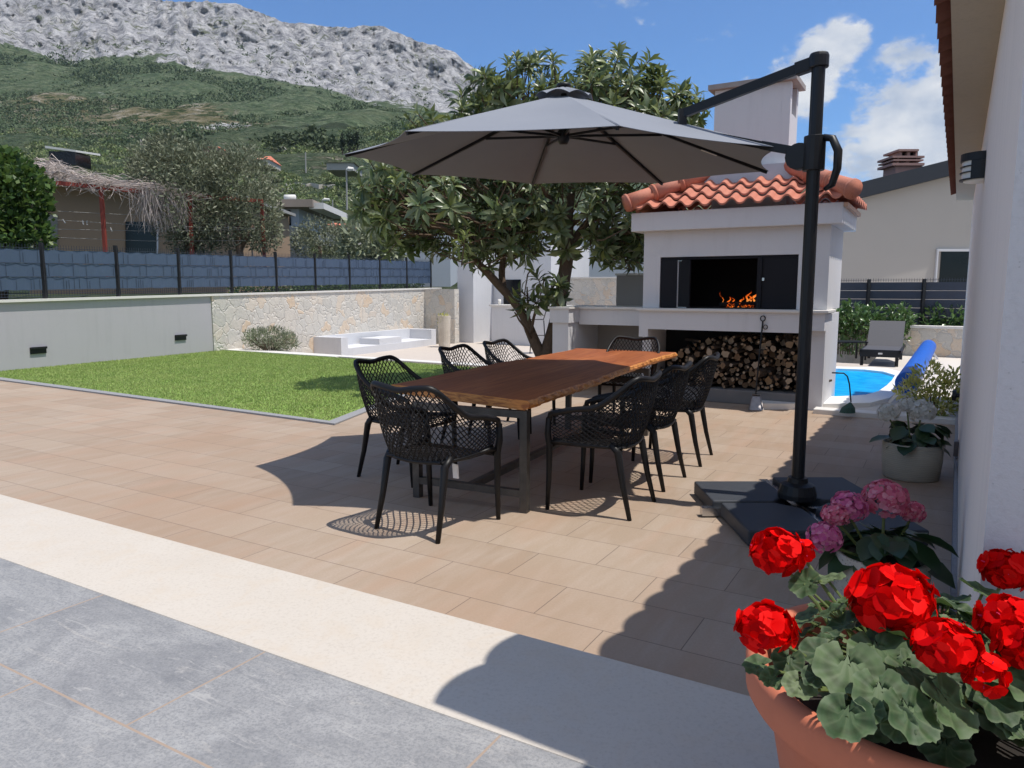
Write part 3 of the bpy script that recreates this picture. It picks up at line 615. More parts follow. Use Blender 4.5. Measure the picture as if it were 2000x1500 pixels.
# eaves band
EA = .13
mb = MB(); qbox(mb, -EA, TW+EA, -EA, BD+EA, 2.121, 2.35); mb.build('eaves_band', M['bbq'], bq, bevel=.008)
mb = MB(); qbox(mb, -EA-.045, -EA-.002, -EA, BD+EA, 2.30, 2.345); mb.build('eaves_brick', simple('eaves_brick', (.55, .36, .26), .8, .25, 20), bq)
# roof: four slopes of pan tiles running up to the chimney
CT0, CT1, CB0, CB1 = .575, 1.475, .42, .92
zr0, zr1 = 2.365, 2.72
ex = EA+.10
def slope(e0, e1, r0, r1, mb, rows=3, pitch=.205):
    """e0-e1 eave corners, r0-r1 upper corners (t,b); corrugated rows that overlap"""
    e0, e1, r0, r1 = [np.array(q, float) for q in (e0, e1, r0, r1)]; Lw = np.linalg.norm(e1-e0); ev = (e1-e0)/Lw
    n = max(8, int(Lw/pitch*12)); 
    for r in range(rows):
        f0, f1 = r/rows, (r+1)/rows+.02
        xs = np.linspace(0, Lw, n+1); G = []
        for f in (f0, f1):
            l = e0+(r0-e0)*f; rr = e1+(r1-e1)*f; x0 = np.dot(l-e0, ev); x1 = np.dot(rr-e0, ev); row = []
            for x in xs:
                xc = np.clip(x, x0, x1); p = l+ev*(xc-x0)
                ph = (xc/pitch) % 1.0; h = .052*max(0, math.sin(ph*pi*1.0/ .62))if ph < .62 else -.012*math.sin((ph-.62)/.38*pi)
                row.append(Q(p[0], p[1], zr0+(zr1-zr0)*f+h+(.045 if f == f0 else .0)))
            G.append(row)
        G = np.array(G); mb.grid(G, flip=True); th = np.array([0, 0, .022]); mb.grid(np.array([G[0]-th, G[0]]), flip=True); mb.grid(np.array([G[1]-th*1.0, G[0]-th]), flip=False)
E_ = [(-ex, -ex), (TW+EA+.03, -ex), (TW+EA+.03, BD+ex), (-ex, BD+ex)]; T_ = [(CT0-.06, CB0-.06), (CT1+.06, CB0-.06), (CT1+.06, CB1+.06), (CT0-.06, CB1+.06)]
for i in (0, 1, 2, 3):
    mb = MB(); slope(E_[i], E_[(i+1) % 4], T_[i], T_[(i+1) % 4], mb); mb.build('tile_slope', M['tile'], bq, smooth=False)
for i in (0, 1):
    mb = MB(); p = np.array(Q(*E_[i], zr0+.10)); q = np.array(Q(*T_[i], zr1+.12)); d = q-p
    for s in range(3):
        a = p+d*(s/3-.02); b = p+d*((s+1)/3+.05); mb.tube([a, b], [.105, .085], 12); mb.tube([a+unit(d)*.02, a+unit(d)*.05], [.113, .113], 12)
    mb.build('hip_tile', M['tile'], bq, smooth=True)
mb = MB(); qbox(mb, CT0-.07, CT1+.07, CB0-.10, CB0-.002, zr1-.02, zr1+.17); qbox(mb, CT0-.07, CT0-.002, CB0-.001, CB1, zr1-.02, zr1+.17); mb.build('flashing', M['lead'], bq)
mb = MB(); qbox(mb, CT0, CT1, CB0, CB1, 2.2, 3.49); qbox(mb, CT0, CT0+.1, CB0, CB0+.1, 3.49, 3.84); qbox(mb, CT0+.101, CT1, CB0, CB0+.05, 3.49, 3.84); qbox(mb, CT1-.06, CT1, CB0+.05, CB1, 3.49, 3.84); qbox(mb, CT0, CT0+.1, CB1-.1, CB1, 3.49, 3.84); qbox(mb, CT0+.3, CT1-.06, CB0+.06, CB1-.02, 3.49, 3.83, 1)
ch = mb.build('chimney', [M['bbq'], M['black']], bq)
mb = MB(); ov = .07; z0 = 3.842
base = [Q(CT0-ov, CB0-ov, z0), Q(CT1+ov, CB0-ov, z0), Q(CT1+ov, CB1+ov, z0), Q(CT0-ov, CB1+ov, z0)]
v = base+[p+np.array([0, 0, .06]) for p in base]+[Q((CT0+CT1)/2-.3, (CB0+CB1)/2, z0+.13), Q((CT0+CT1)/2+.3, (CB0+CB1)/2, z0+.13)]
mb.add(v, [(0,1,2,3), (0,4,5,1), (1,5,6,2), (2,6,7,3), (3,7,4,0), (4,8,9,5), (6,9,8,7), (5,9,6), (7,8,4)]); mb.build('chimney_cap', simple('weathered_cap', (.33, .29, .27), .9, .3, 7), ch)
# fire on the hearth
def m_flame():
    t = NT('flame'); z = t.n('ShaderNodeSeparateXYZ'); t.l(t.co('Generated'), z.inputs[0]); c = t.ramp(z.outputs[2], [(.0, (1, .42, .10)), (.35, (1, .20, .02)), (1, (.8, .07, .005))])
    t.fin((0., 0., 0.), 1, 0); t.l(c, t.b.inputs['Emission Color']); t.b.inputs['Emission Strength'].default_value = 1.05; t.l(t.mr(t.noise(t.co(), 26, 4, .7), .40, .56), t.b.inputs['Alpha']); return t.m
fr = thing('wood_fire', 'orange log fire burning on the hearth of the barbecue', 'fire', at(1450, 598, Q(.9, .45, 0)[1]))
fY = Q(.9, .45, 0)[1]
for u, v0, hgt, w_, bend in [(1422, 597, 30, 9, 5), (1434, 595, 22, 8, -3), (1447, 592, 20, 10, 6), (1458, 590, 36, 10, 8), (1467, 588, 22, 9, -6), (1474, 582, 24, 11, 10), (1482, 584, 18, 8, 12), (1478, 600, 26, 7, 3), (1430, 602, 18, 12, -5), (1452, 604, 22, 14, 4), (1466, 603, 24, 12, 9), (1485, 598, 26, 8, 9), (1489, 592, 20, 7, 6), (1462, 596, 30, 9, 12), (1471, 590, 30, 8, 10), (1412, 594, 40, 3, -6), (1440, 600, 14, 9, 4), (1464, 600, 16, 9, -4)]:
    m = MB(); dY = rng.uniform(-.06, .06); pts = [at(u+bend*s*s*1.2+2.5*math.sin(s*9+u), v0-hgt*.62*s, fY+dY) for s in np.linspace(0, 1, 7)]
    m.tube(pts, [w_*.62/1441*fY*q for q in (.45, .8, .55, .6, .32, .25, .02)], 6, flat=.4); m.build('flame', M.setdefault('flame', m_flame()), fr, smooth=True)
for u, v, a in [(1425, 600, .3), (1450, 601, -.4), (1470, 600, .2), (1440, 597, 1.2), (1462, 596, -1.0)]:
    m = MB(); c = at(u, v, fY); d = np.array([cos(a), sin(a), .04])*.14; c[2] = max(c[2], SH+.05); m.tube([c-d, c+d], .03, 7); m.build('burning_log', M['black'], fr)
m = MB()
for i in range(34):
    c = at(rng.uniform(1418, 1482), rng.uniform(597, 603), fY+rng.uniform(-.12, .05)); c[2] = SH+.02+.03*rng.random(); d = unit(rng.normal(size=3))*rng.uniform(.008, .02); m.tube([c-d, c+d], [.008, .011], 5)
te = NT('glowing_embers'); ne = te.noise(te.co(), 40, 3); te.fin((.02, .012, .01), .9, .1); te.l(te.ramp(ne, [(.45, (0, 0, 0)), (.6, (.9, .12, .01))]), te.b.inputs['Emission Color']); te.b.inputs['Emission Strength'].default_value = .9
tag(m.build('embers', te.m, fr), kind='stuff')
# shovel hanging at the shelf, blade on the floor
sv = thing('fire_shovel', 'black fire shovel with a ring handle leaning against the barbecue shelf', 'shovel', gp(1476, 798))
a = at(1490, 622, Q(.75, -.19, 0)[1]); b = at(1476, 770, Q(.82, -.26, 0)[1])
m = MB(); m.tube([a-np.array([0, 0, .03]), (a+b)/2, b], .009, 7); th = np.linspace(0, 2*pi, 14); m.tube([a+np.array([.028*cos(q), 0, .03*sin(q)]) for q in th], .007, 6, caps=False); th2 = np.linspace(0, 2*pi, 10); m.tube([a+np.array([.03+.025*cos(q), -.01, -.1+.025*sin(q)]) for q in th2], .005, 6, caps=False); m.build('handle', M['dark'], sv)
m = MB(); c = gp(1478, 802, .004)+np.array([-.01, .02, 0]); ex_ = np.array([.085, -.02, 0]); 
m.add([b-ex_*.55, b+ex_*.55, c+ex_*.9, c-ex_*.9, b-ex_*.55+np.array([0, -.03, .0]), b+ex_*.55+np.array([0, -.03, 0]), c+ex_*.9+np.array([0, -.035, .015]), c-ex_*.9+np.array([0, -.035, .015])], [(0,1,2,3), (0,3,7,4), (1,5,6,2), (0,4,5,1)]); so = m.build('blade', simple('worn_blade', (.33, .31, .31), .45, .3, 20, metal=.8), sv); so.modifiers.new('s', 'SOLIDIFY').thickness = .004
# firewood: every log of the stack
def m_logend():
    t = NT('log_end'); i = t.n('ShaderNodeObjectInfo'); n = t.noise(t.co(), 30, 4); w = t.n('ShaderNodeTexWave', wave_type='RINGS', rings_direction='Y'); t.l(t.co(), w.inputs['Vector']); w.inputs['Scale'].default_value = 26; w.inputs['Distortion'].default_value = 2
    c = t.ramp(i.outputs['Random'], [(0, (.12, .075, .045)), (.2, (.34, .25, .17)), (.4, (.52, .43, .32)), (.55, (.30, .19, .10)), (.7, (.44, .37, .29)), (.85, (.20, .13, .08)), (1, (.10, .07, .05))]); c = t.mix(t.mr(w.outputs['Fac'], .3, 1, 0, .35), c, (.26, .14, .06)); c = t.mix(t.mr(n, .4, .7, 0, .3), c, (.22, .14, .08)); return t.fin(c, .85, .2)
M['logend'] = m_logend(); M['logbark'] = simple('log_bark', (.085, .062, .045), .95, .5, 14, .6, 40)
vari = []
for k in range(9):
    m = MB(); n = 11; rr = [1+.16*rng.normal() for _ in range(n)]; L_ = .42
    ring = lambda y, s: [(rr[j]*s*cos(2*pi*j/n), y, rr[j]*s*sin(2*pi*j/n)) for j in range(n)]
    m.add(ring(0, .93)+ring(.012, 1)+ring(L_, .97+.08*rng.normal()), [(i*n+j, (i)*n+(j+1) % n, (i+1)*n+(j+1) % n, (i+1)*n+j) for i in range(2) for j in range(n)]); m.f = [f for f in m.f]
    m.add(ring(0, .93), [tuple(range(n))], 1); o = m.build('firewood_log', [M['logbark'], M['logend']]); vari.append(o.data); bpy.data.objects.remove(o)
logs = []; tries = 0
def topline(t): return np.interp(t, [.2, 1.0, 1.45, 1.78, 2.08], [.86, .84, .80, .62, .30])
while tries < 26000 and len(logs) < 298:
    tries += 1; r = rng.choice([.017, .022, .028, .034, .042], p=[.22, .3, .26, .15, .07]) if tries > 500 else rng.uniform(.036, .05)
    t = rng.uniform(.2+r, TW-.12-r-.04); z = rng.uniform(.172+r, .9)
    if z > topline(t)-r: continue
    if tries < 500 and rng.random() < .6: continue
    if all((t-a)**2+(z-b)**2 > (.90*(r+c))**2 for a, b, c in logs): logs.append((t, z, r))
for t, z, r in logs:
    o = bpy.data.objects.new('firewood_log', vari[rng.integers(9)]); C.objects.link(o)
    o.location = Q(t, .08+.34*rng.random()**1.3+(.05 if z > topline(t)-.12 else 0), z); o.scale = (r, 1, r)
    o.rotation_euler = (rng.normal()*.10, rng.uniform(0, 6), R_(-30.3)+rng.normal()*.24)
    tag(o, 'round cut firewood log in the stack under the barbecue shelf', 'firewood log', 'firewood logs stacked under the barbecue')
bk = MB(); qbox(bk, .2, TW-.12, .6, .62, .172, .95); bk.build('store_shade_sheet', M['black'], bq)  # black sheet behind the logs, standing in for the shade there
# sink counter to the left
sc_ = thing('sink_counter', 'pale rendered outdoor sink counter with a greige splashback left of the barbecue', 'counter', Q(2.8, .4, 0))
LT = 3.5
mb = MB(); qbox(mb, LT-.24, LT, .0, 1.05, 0, SH-.22); qbox(mb, LT-.26, LT+.03, -.03, 1.05, SH-.219, SH-.035); mb.build('end_column', M['bbq'], sc_)
mb = MB(); qbox(mb, TW+.035, LT-.262, .30, .36, SH-.25, SH-.035); mb.build('apron', M['bbq'], sc_)
mb = MB(); qbox(mb, TW+.035, LT-.241, 1.0, 1.06, 0, SH-.036); mb.build('back_panel', M['greige'], sc_)
mb = MB(); qbox(mb, TW+.032, LT+.05, .26, 1.1, SH-.034, SH-.002); qbox(mb, LT-.28, LT+.05, -.05, .258, SH-.034, SH-.002); mb.build('worktop', M['whitestone'], sc_, bevel=.004)
mb = MB(); qbox(mb, TW+.002, 3.02, 1.101, 1.17, SH-.1, 1.60); sb = mb.build('splashback', M['greige'], sc_); mb = MB(); qbox(mb, TW+.002, 3.04, 1.09, 1.19, 1.601, 1.63); mb.build('splashback_cap', M['whitestone'], sb)
m = MB(); tp = at(1232, 560, Q(2.4, 1.1, 0)[1]); tp = Q(2.42, 1.1, tp[2]); m.tube([tp, tp+np.array([-.04, -.07, 0])], .022, 10); m.tube([tp+np.array([-.03, -.055, -.005]), tp+np.array([-.045, -.09, -.01]), tp+np.array([-.047, -.095, -.07])], .013, 9); m.tube([tp+np.array([-.025, -.05, 0]), tp+np.array([-.03, -.055, .045])], .012, 8); m.build('tap', M['steel'], sc_, smooth=True)

# ================================================================== TABLE AND CHAIRS
TZ_ = .72
c0, c1, c2, c3 = gp(762, 750, TZ_), gp(1030, 783, TZ_), gp(1317, 688, TZ_), gp(1130, 680, TZ_)
tb = thing('dining_table', 'long wooden slab table with rough live edges on dark steel legs under the parasol', 'table', (*((c0+c1+c2+c3)/4)[:2], 0))
mb = MB(); n = 60; th = .062; rows = []
for s in np.linspace(0, 1, n):
    l = c0*(1-s)+c3*s; r = c1*(1-s)+c2*s; d = unit(r-l); w1 = .016*math.sin(s*9+1)+.010*math.sin(s*23)+.006*rng.normal(); w2 = .016*math.sin(s*7)+.010*math.sin(s*19+2)+.006*rng.normal()
    lt, rt = l+d*w1, r+d*w2; dn = np.array([0, 0, -th]); b1 = .004*rng.normal(); b2 = .006*rng.normal()
    rows.append([lt+d*.006, rt-d*.006, rt+d*.004+dn*.12, rt+d*(.012+b2)+dn*.5, rt+d*(-.012+b2)+dn*.9, rt-d*.03+dn, lt+d*.03+dn, lt+d*(.01+b1)+dn*.9, lt-d*(.012+b1)+dn*.5, lt-d*.004+dn*.12])
rows = np.array(rows); k = rows.shape[1]
V = rows.reshape(-1, 3); fs = []; mi = []
for i in range(n-1):
    for j in range(k):
        fs.append((i*k+j, i*k+(j+1) % k, (i+1)*k+(j+1) % k, (i+1)*k+j)); mi.append(0 if j == 0 else 1)
mb.add(V, fs); mb.m = mi; mb.add([], []); 
mb.f += [tuple(range(k)), tuple(range((n-1)*k, n*k))[::-1]]; mb.m += [1, 1]
o = mb.build('tabletop', [M['wood'], M['edge']], tb)
ax = unit(((c2-c1)+(c3-c0))[:2]); pxv = np.array([ax[1], -ax[0]])
def leg_frame(p, q):
    m = MB(); w = .05; zt = TZ_-th-.006
    for e in (p, q): m.bar((*e, 0), (*e, zt), w, w, up=(ax[0], ax[1], 0))
    d = unit(np.array(q)-np.array(p)); a_, b_ = np.array(p)+d*w/2, np.array(q)-d*w/2
    m.bar((*a_, .12), (*b_, .12), .045, .045); m.bar((*a_, zt-.025), (*b_, zt-.025), .045, .045); return m.build('leg_frame', M['rawsteel'], tb)
nl = gp(1022, 1002)[:2]+ax*.02; fl = nl+ax*2.75; wl_ = -pxv*.80
leg_frame(nl, nl+wl_); leg_frame(fl, fl+wl_)
m = MB(); mid1, mid2 = nl+wl_*.5, fl+wl_*.5; m.bar((*(mid1+ax*.024), .12), (*(mid2-ax*.024), .12), .045, .045); m.build('stretcher', M['rawsteel'], tb)

def make_chair():
    root = thing('armchair', 'x', 'chair')
    def cv(s, xs, ys):
        xx = np.linspace(0, 1, 201); yy = np.interp(xx, xs, ys); kz = np.ones(25)/25; yp = np.concatenate([yy[12:0:-1], yy, yy[-2:-14:-1]*0+2*yy[-1]-yy[-2:-14:-1]]); return np.interp(np.abs(s), xx, np.convolve(yp, kz, 'valid'))
    ks = [0, .2, .36, .5, .62, .8, 1]
    def S(s, t):
        s = np.asarray(s, float); sg = np.sign(s)
        xt = cv(s, ks, [0, .125, .225, .275, .285, .287, .285]); yt = cv(s, ks, [-.315, -.312, -.285, -.185, -.06, .1, .25])
        xb = cv(s, ks, [0, .115, .2, .232, .24, .243, .243]); yb = cv(s, ks, [-.205, -.2, -.17, -.10, -.01, .12, .25])
        zt = cv(s, ks, [.845, .865, .872, .775, .685, .665, .625]); zb = cv(s, ks, [.425, .43, .435, .44, .44, .445, .46])
        e = t**.8; bul = np.sin(t*pi)*.012
        x = xb+(xt-xb)*e+bul*.5; y = yb+(yt-yb)*t**.9-bul*(np.abs(s) < .4); z = zb+(zt-zb)*t
        return np.stack([x*sg, y, z], -1)
    def strands(m, G, w):
        a, b = G.shape[:2]
        for i in range(a-1):
            for j in range(b):
                if (i+j) % 2: continue
                for dj in (-1, 1):
                    if 0 <= j+dj < b: m.bar(G[i, j], G[i+1, j+dj], w, w*.8)
    ns, nt_ = 69, 17
    s = np.linspace(-1, 1, ns); t = np.linspace(0, 1, nt_)
    G = np.stack([S(s, tt) for tt in t], 1)
    m = MB(); strands(m, G, .0062); m.build('backrest', M['plastic'], root, local=True)
    # seat lattice
    u = np.linspace(-1, 1, 19); v = np.linspace(0, 1, 17)
    SG = np.array([[(uu*(.20+.043*min(1, vv*2.2)), -.19+.47*vv, .435-.012*(1-uu*uu)*math.sin(vv*pi)-(.03*max(0, vv-.85)/.15)) for vv in v] for uu in u])
    m = MB(); strands(m, SG, .008)
    m.tube(SG[:, -1], .012, 6); m.tube(SG[0, :], .011, 6); m.tube(SG[-1, :], .011, 6); m.tube(SG[:, 0], .011, 6); m.build('seat', M['plastic'], root, local=True)
    m = MB(); sd = np.linspace(-1, 1, 81); top = S(sd, np.ones(81)); 
    top = np.concatenate([top[:1]+[[0, .012, -.045]], top, top[-1:]+[[0, .012, -.045]]])
    m.tube(top, .0185, 8, flat=.8); m.tube(S(sd, np.zeros(81)), .012, 6); m.build('rim', M['plastic'], root, local=True, smooth=True)
    for sx in (-1, 1):
        m = MB(); m.tube([(sx*.285, .262, .60), (sx*.283, .27, .50), (sx*.272, .262, .42), (sx*.268, .268, .2), (sx*.268, .278, 0)], [.019, .022, .022, .018, .014], 8); m.tube([(sx*.272, .262, .44), (sx*.255, .20, .45), (sx*.243, .10, .442)], [.016, .014, .010], 7); m.build('leg', M['plastic'], root, local=True, smooth=True)
        m = MB(); m.tube([(sx*.225, -.13, .46), (sx*.215, -.175, .41), (sx*.222, -.215, .2), (sx*.232, -.265, 0)], [.021, .024, .019, .014], 8); m.build('leg', M['plastic'], root, local=True, smooth=True)
    return root
chair0 = make_chair(); used = []
def place(c, face, label, first=[True]):
    o = chair0 if first[0] else copy_tree(chair0)
    first[0] = False; o['label'] = label; o['group'] = 'chairs around the dining table'
    o.location = (c[0], c[1], 0); o.rotation_euler = (0, 0, math.atan2(-face[0], face[1])); return o
cA = place((-.46, 4.30), unit((.31, .47)), 'black lattice armchair at the near end of the table, back to the camera')
place((.60, 4.69), unit((-.87, .49)), 'black lattice armchair nearest on the right side of the table')
place((.95, 5.34), unit((-.86, .52)), 'middle black lattice armchair of the row on the right side of the table')
place((1.36, 6.06), unit((-.88, .42)), 'black lattice armchair furthest on the right side, in front of the log stack')
place((-.81, 5.49), unit((.86, -.5)), 'black lattice armchair nearest on the left side of the table, in front of the lawn')
for (u, v), lab in (((880, 678), 'black lattice armchair in the middle of the left side of the table'), ((962, 667), 'black lattice armchair furthest on the left side of the table, left of the tree trunk')):
    p = gp(u, v, .865); f = unit((.87, -.49)); place(p[:2]+f*.31, f, lab)
p = gp(1243, 660, .865); f = unit((-.35, -.93)); place(p[:2]+f*.30, f, 'black lattice armchair at the far end of the table, facing the camera')
m = MB(); m.frame((.155, -.03, .395), (.035, 0, 0), (0, .012, -.002), (.0, .006, -.085)); q_ = m.build('care_tag', simple('white_tag', (.8, .8, .8), .6), None); q_.parent = cA

# ================================================================== PARASOL
PC = np.array([.382, 5.672, 2.335]); PR = 1.612; ROT = -3.026; TLT = (-.023, .041); APZ = 2.83
pole_xy = np.array([1.795, 4.52])
ps = thing('cantilever_parasol', 'large grey cantilever parasol with a black side pole over the dining table', 'parasol', (*pole_xy, 0))
rimv = []
for i in range(8):
    a = ROT-i*pi/4; x, y = PR*cos(a), PR*sin(a); rimv.append(np.array([PC[0]+x, PC[1]+y, PC[2]+TLT[0]*x+TLT[1]*y]))
apex = np.array([PC[0], PC[1], APZ])
m = MB()
for i in range(8):
    a, b = rimv[i], rimv[(i+1) % 8]; ns, nr = 14, 14; G = []
    for r in np.linspace(.075, 1, nr):
        row = []
        for s in np.linspace(0, 1, ns):
            e = a*(1-s)+b*s; mid = (a+b)/2; bow = 4*s*(1-s); q = apex+(e-apex)*r
            q = q-(mid-apex)*np.array([1, 1, .6])*bow*.055*r**3; q[2] -= bow*.05*math.sin(r*pi)*r+.012*bow*r; row.append(q)
        G.append(row)
    m.grid(np.array(G))
cn = m.build('canopy', M['canvas'], ps, smooth=False); cn.modifiers.new('s', 'SOLIDIFY').thickness = .003
m = MB()
for i in range(8):
    a, b = rimv[i], rimv[(i+1) % 8]; G = []
    for r in (0, .5, 1):
        row = []
        for s in np.linspace(0, 1, 9):
            e = a*(1-s)+b*s; q = apex+np.array([0, 0, .055])+(e-apex)*.135*r; q[2] += .012*math.sin(s*pi)*r*2.2-.02*r; row.append(q)
        G.append(row)
    m.grid(np.array(G))
vt = m.build('vent', M['canvas'], cn); vt.modifiers.new('s', 'SOLIDIFY').thickness = .003
m = MB(); m.lathe([(.0, .075), (.05, .07), (.055, .05), (.0, .045)], (apex[0], apex[1], apex[2]), 14); m.build('finial', M['dark'], ps, smooth=True)
hubz = apex[2]-.36
m = MB(); m.lathe([(0, 0), (.03, 0), (.045, .03), (.045, .09), (.028, .12), (.022, .36)], (apex[0], apex[1], hubz), 14); m.build('hub', M['dark'], ps, smooth=True)
for i in range(8):
    r = rimv[i]; m = MB(); a = apex+(r-apex)*.02-np.array([0, 0, .022]); b = r-np.array([0, 0, .014])-(r-apex)*.01; m.bar(a, b, .017, .026); rb = m.build('rib', M['dark'], ps)
    m = MB(); m.bar(np.array([apex[0], apex[1], hubz+.06])+unit((r-apex)*[1, 1, 0])*.035, a+(b-a)*.46-np.array([0, 0, .012]), .013, .018); m.build('strut', M['dark'], rb)
    if i == 4:
        m = MB(); q = a+(b-a)*.66; d = unit(b-a); m.bar(q-np.array([0, 0, .016]), q+d*.13-np.array([0, 0, .016]), .02, .003); m.build('sticker', M['whitestone'], rb)
PT = 2.76; SZ = 2.20
px_, py_ = pole_xy; pd = unit(PC[:2]-pole_xy)
m = MB(); m.tube([(px_, py_, .10), (px_, py_, PT)], .046, 16, flat=.8); m.build('pole', M['dark'], ps, smooth=False)
m = MB(); m.tube([(px_, py_, PT-.075), (px_, py_, PT-.01), (px_, py_, PT+.008)], [.056, .056, .05], 16); m.bar((px_+pd[0]*.03, py_+pd[1]*.03, PT-.045), (px_+pd[0]*.13, py_+pd[1]*.13, PT-.062), .055, .075); m.build('pole_cap', M['dark'], ps, bevel=.006)
bend = PC[:2]-pd*.96; zb_ = 2.55
m = MB(); m.bar((px_+pd[0]*.10, py_+pd[1]*.10, PT-.055), (*bend, zb_), .034, .055); m.build('arm', M['dark'], ps)
m = MB(); m.bar((px_+pd[0]*.09, py_+pd[1]*.09, SZ+.02), (px_+pd[0]*.32, py_+pd[1]*.32, SZ+.085), .03, .05); m.bar((px_+pd[0]*.32, py_+pd[1]*.32, SZ+.085), (PC[0]-pd[0]*.03, PC[1]-pd[1]*.03, APZ-.10), .03, .045); m.bar((*bend, zb_-.10), (*bend, zb_+.03), .05, .05); m.build('boom', M['dark'], ps)
m = MB(); m.tube([(px_, py_, SZ-.10), (px_, py_, SZ+.10)], .062, 16)
cdir = np.array([pd[1], -pd[0], 0]); cc = np.array([px_+pd[0]*.085, py_+pd[1]*.085, SZ-.01]); m.tube([cc-cdir*.035, cc+cdir*.035], .078, 20); m.tube([cc+cdir*.035, cc+cdir*.043], .035, 14); m.build('slider', M['dark'], ps, bevel=.004)
m = MB(); hp = [np.array([px_-pd[0]*r, py_-pd[1]*r, SZ+z]) for r, z in ((.05, .085), (.10, .075), (.135, .0), (.135, -.10), (.11, -.19), (.07, -.215))]; m.tube(hp, [.03, .032, .034, .032, .028, .018], 10, flat=.7); m.build('handle', M['dark'], ps, smooth=True)
m = MB(); m.lathe([(0, .13), (.058, .13), (.062, .10), (.10, .085), (.115, .03), (.115, .0), (0, 0)], (px_, py_, .10), 20); m.build('foot_collar', M['dark'], ps, smooth=False)
m = MB(); m.bar((px_-.62, py_-.075, .035), (px_+.5, py_-.075, .035), .06, .05); m.bar((px_-.01, py_-.75, .036), (px_-.01, py_+.6, .036), .06, .05); m.build('cross_base', M['steel'], ps)
def slab(x0, y0, x1, y1, cut):
    P = [(x0, y0), (x1, y0), (x1, y1), (x0, y1)]; c = .12; Q_ = []
    for i, p in enumerate(P):
        if i == cut:
            a = np.array(P[i-1]); b = np.array(P[(i+1) % 4]); p = np.array(p); Q_ += [tuple(p+unit(a-p)*c), tuple(p+unit(b-p)*c)]
        else: Q_.append(p)
    m = MB(); m.prism(Q_, .004, .095); m.build('weight_slab', M['concrete'], ps, bevel=.01)
slab(1.25, 4.46, 1.745, 4.94, 1); slab(1.29, 3.89, 1.745, 4.425, 2); slab(1.825, 4.49, 2.32, 5.05, 0); slab(1.825, 3.89, 2.28, 4.425, 3)

# ================================================================== LOQUAT TREE
M['loquat'] = foliage('loquat_leaves', [(.035, .06, .02), (.06, .095, .034), (.10, .14, .06), (.17, .205, .11), (.24, .27, .16), (.27, .32, .09)], .36, .2, .45)
tr = thing('loquat_tree', 'broad loquat tree with a forked trunk and long leathery leaves behind the table', 'tree', (.6, 11.0, 0))
TY = 10.9
def T(u, v, dy=0): return at(u, v, TY+dy)
m = MB()
limbs = [([(1062, 778, 0), (1060, 720, 0), (1066, 690, 0), (1082, 640, 0), (1098, 570, 0), (1110, 490, 0), (1108, 420, .1), (1120, 350, .2), (1130, 270, .3), (1125, 200, .3)], [.15, .135, .105, .10, .10, .10, .075, .055, .04, .02]),
 ([(1062, 705, -.02), (1045, 672, 0), (1026, 620, 0), (1005, 590, 0), (965, 545, -.1), (930, 510, -.2), (905, 470, -.3), (860, 440, -.4), (800, 420, -.5)], [.09, .085, .075, .068, .062, .052, .043, .032, .02]),
 ([(982, 562, 0), (980, 520, .1), (988, 470, .2), (1005, 430, .3), (1040, 420, .4)], [.055, .05, .045, .035, .02]),
 ([(988, 480, .2), (960, 450, 0), (915, 425, -.3), (870, 395, -.5)], [.04, .038, .03, .018]),
 ([(925, 505, -.2), (925, 470, .3), (905, 420, .6), (890, 350, .8)], [.035, .033, .025, .015]),
 ([(1108, 500, 0), (1125, 460, .1), (1150, 430, .2), (1190, 415, .3), (1240, 405, .2)], [.055, .05, .045, .035, .02]),
 ([(1115, 440, .1), (1165, 395, -.4), (1210, 350, -.8), (1260, 300, -1)], [.045, .04, .03, .018]),
 ([(1105, 430, .1), (1060, 370, -.5), (1020, 300, -.9), (980, 240, -1)], [.045, .04, .03, .016]),
 ([(1110, 470, 0), (1060, 440, .7), (1000, 350, 1.2), (960, 260, 1.4)], [.05, .042, .03, .016]),
 ([(1120, 340, .2), (1180, 260, .6), (1230, 180, .8)], [.04, .03, .016]),
 ([(1035, 660, 0), (1045, 610, -.3), (1060, 585, -.4), (1085, 555, -.6)], [.025, .022, .018, .012]), ([(1040, 665, 0), (1025, 640, -.3), (1005, 610, -.5)], [.02, .016, .01]), ([(1038, 655, 0), (1032, 600, -.2), (1030, 560, -.3)], [.022, .018, .01])]
for pts, rad in limbs:
    P_ = np.array([T(*p) for p in pts]); tt = np.linspace(0, 1, len(P_)); t2 = np.linspace(0, 1, len(P_)*3); P2 = np.stack([np.interp(t2, tt, P_[:, i]) for i in range(3)], 1); P2[1:-1] = (P2[:-2]+P2[1:-1]*2+P2[2:])/4
    P2 += .012*np.stack([fbm(t2*9, i*7.1, pts[0][0], 3)-.5 for i in range(3)], 1)*2; m.tube(P2, np.interp(t2, tt, rad)*(1+.10*(fbm(t2*14, 3.3, 0, 3)-.5)), 10)
m.build('trunk', M['bark'], tr, smooth=True)
lob = [((1120, 250), .2, 1.7, 1.6, .98, 150), ((905, 400), -.3, 1.45, 1.4, .72, 135), ((1120, 420), .5, 1.75, 1.5, .7, 110), ((880, 250), .1, .70, .8, .45, 20), ((1270, 250), -.1, .75, .9, .62, 44), ((1215, 450), .0, .62, .9, .55, 42), ((780, 400), -.3, .7, .9, .72, 26), ((1010, 180), .0, .75, .9, .45, 38), ((1190, 165), .3, .75, .9, .45, 38), ((940, 480), 0, .75, .9, .42, 20), ((1060, 570), -.4, .42, .4, .28, 9), ((1330, 215), -.3, .35, .4, .28, 9), ((730, 350), -.3, .35, .5, .35, 9)]
RC, RD = [], []
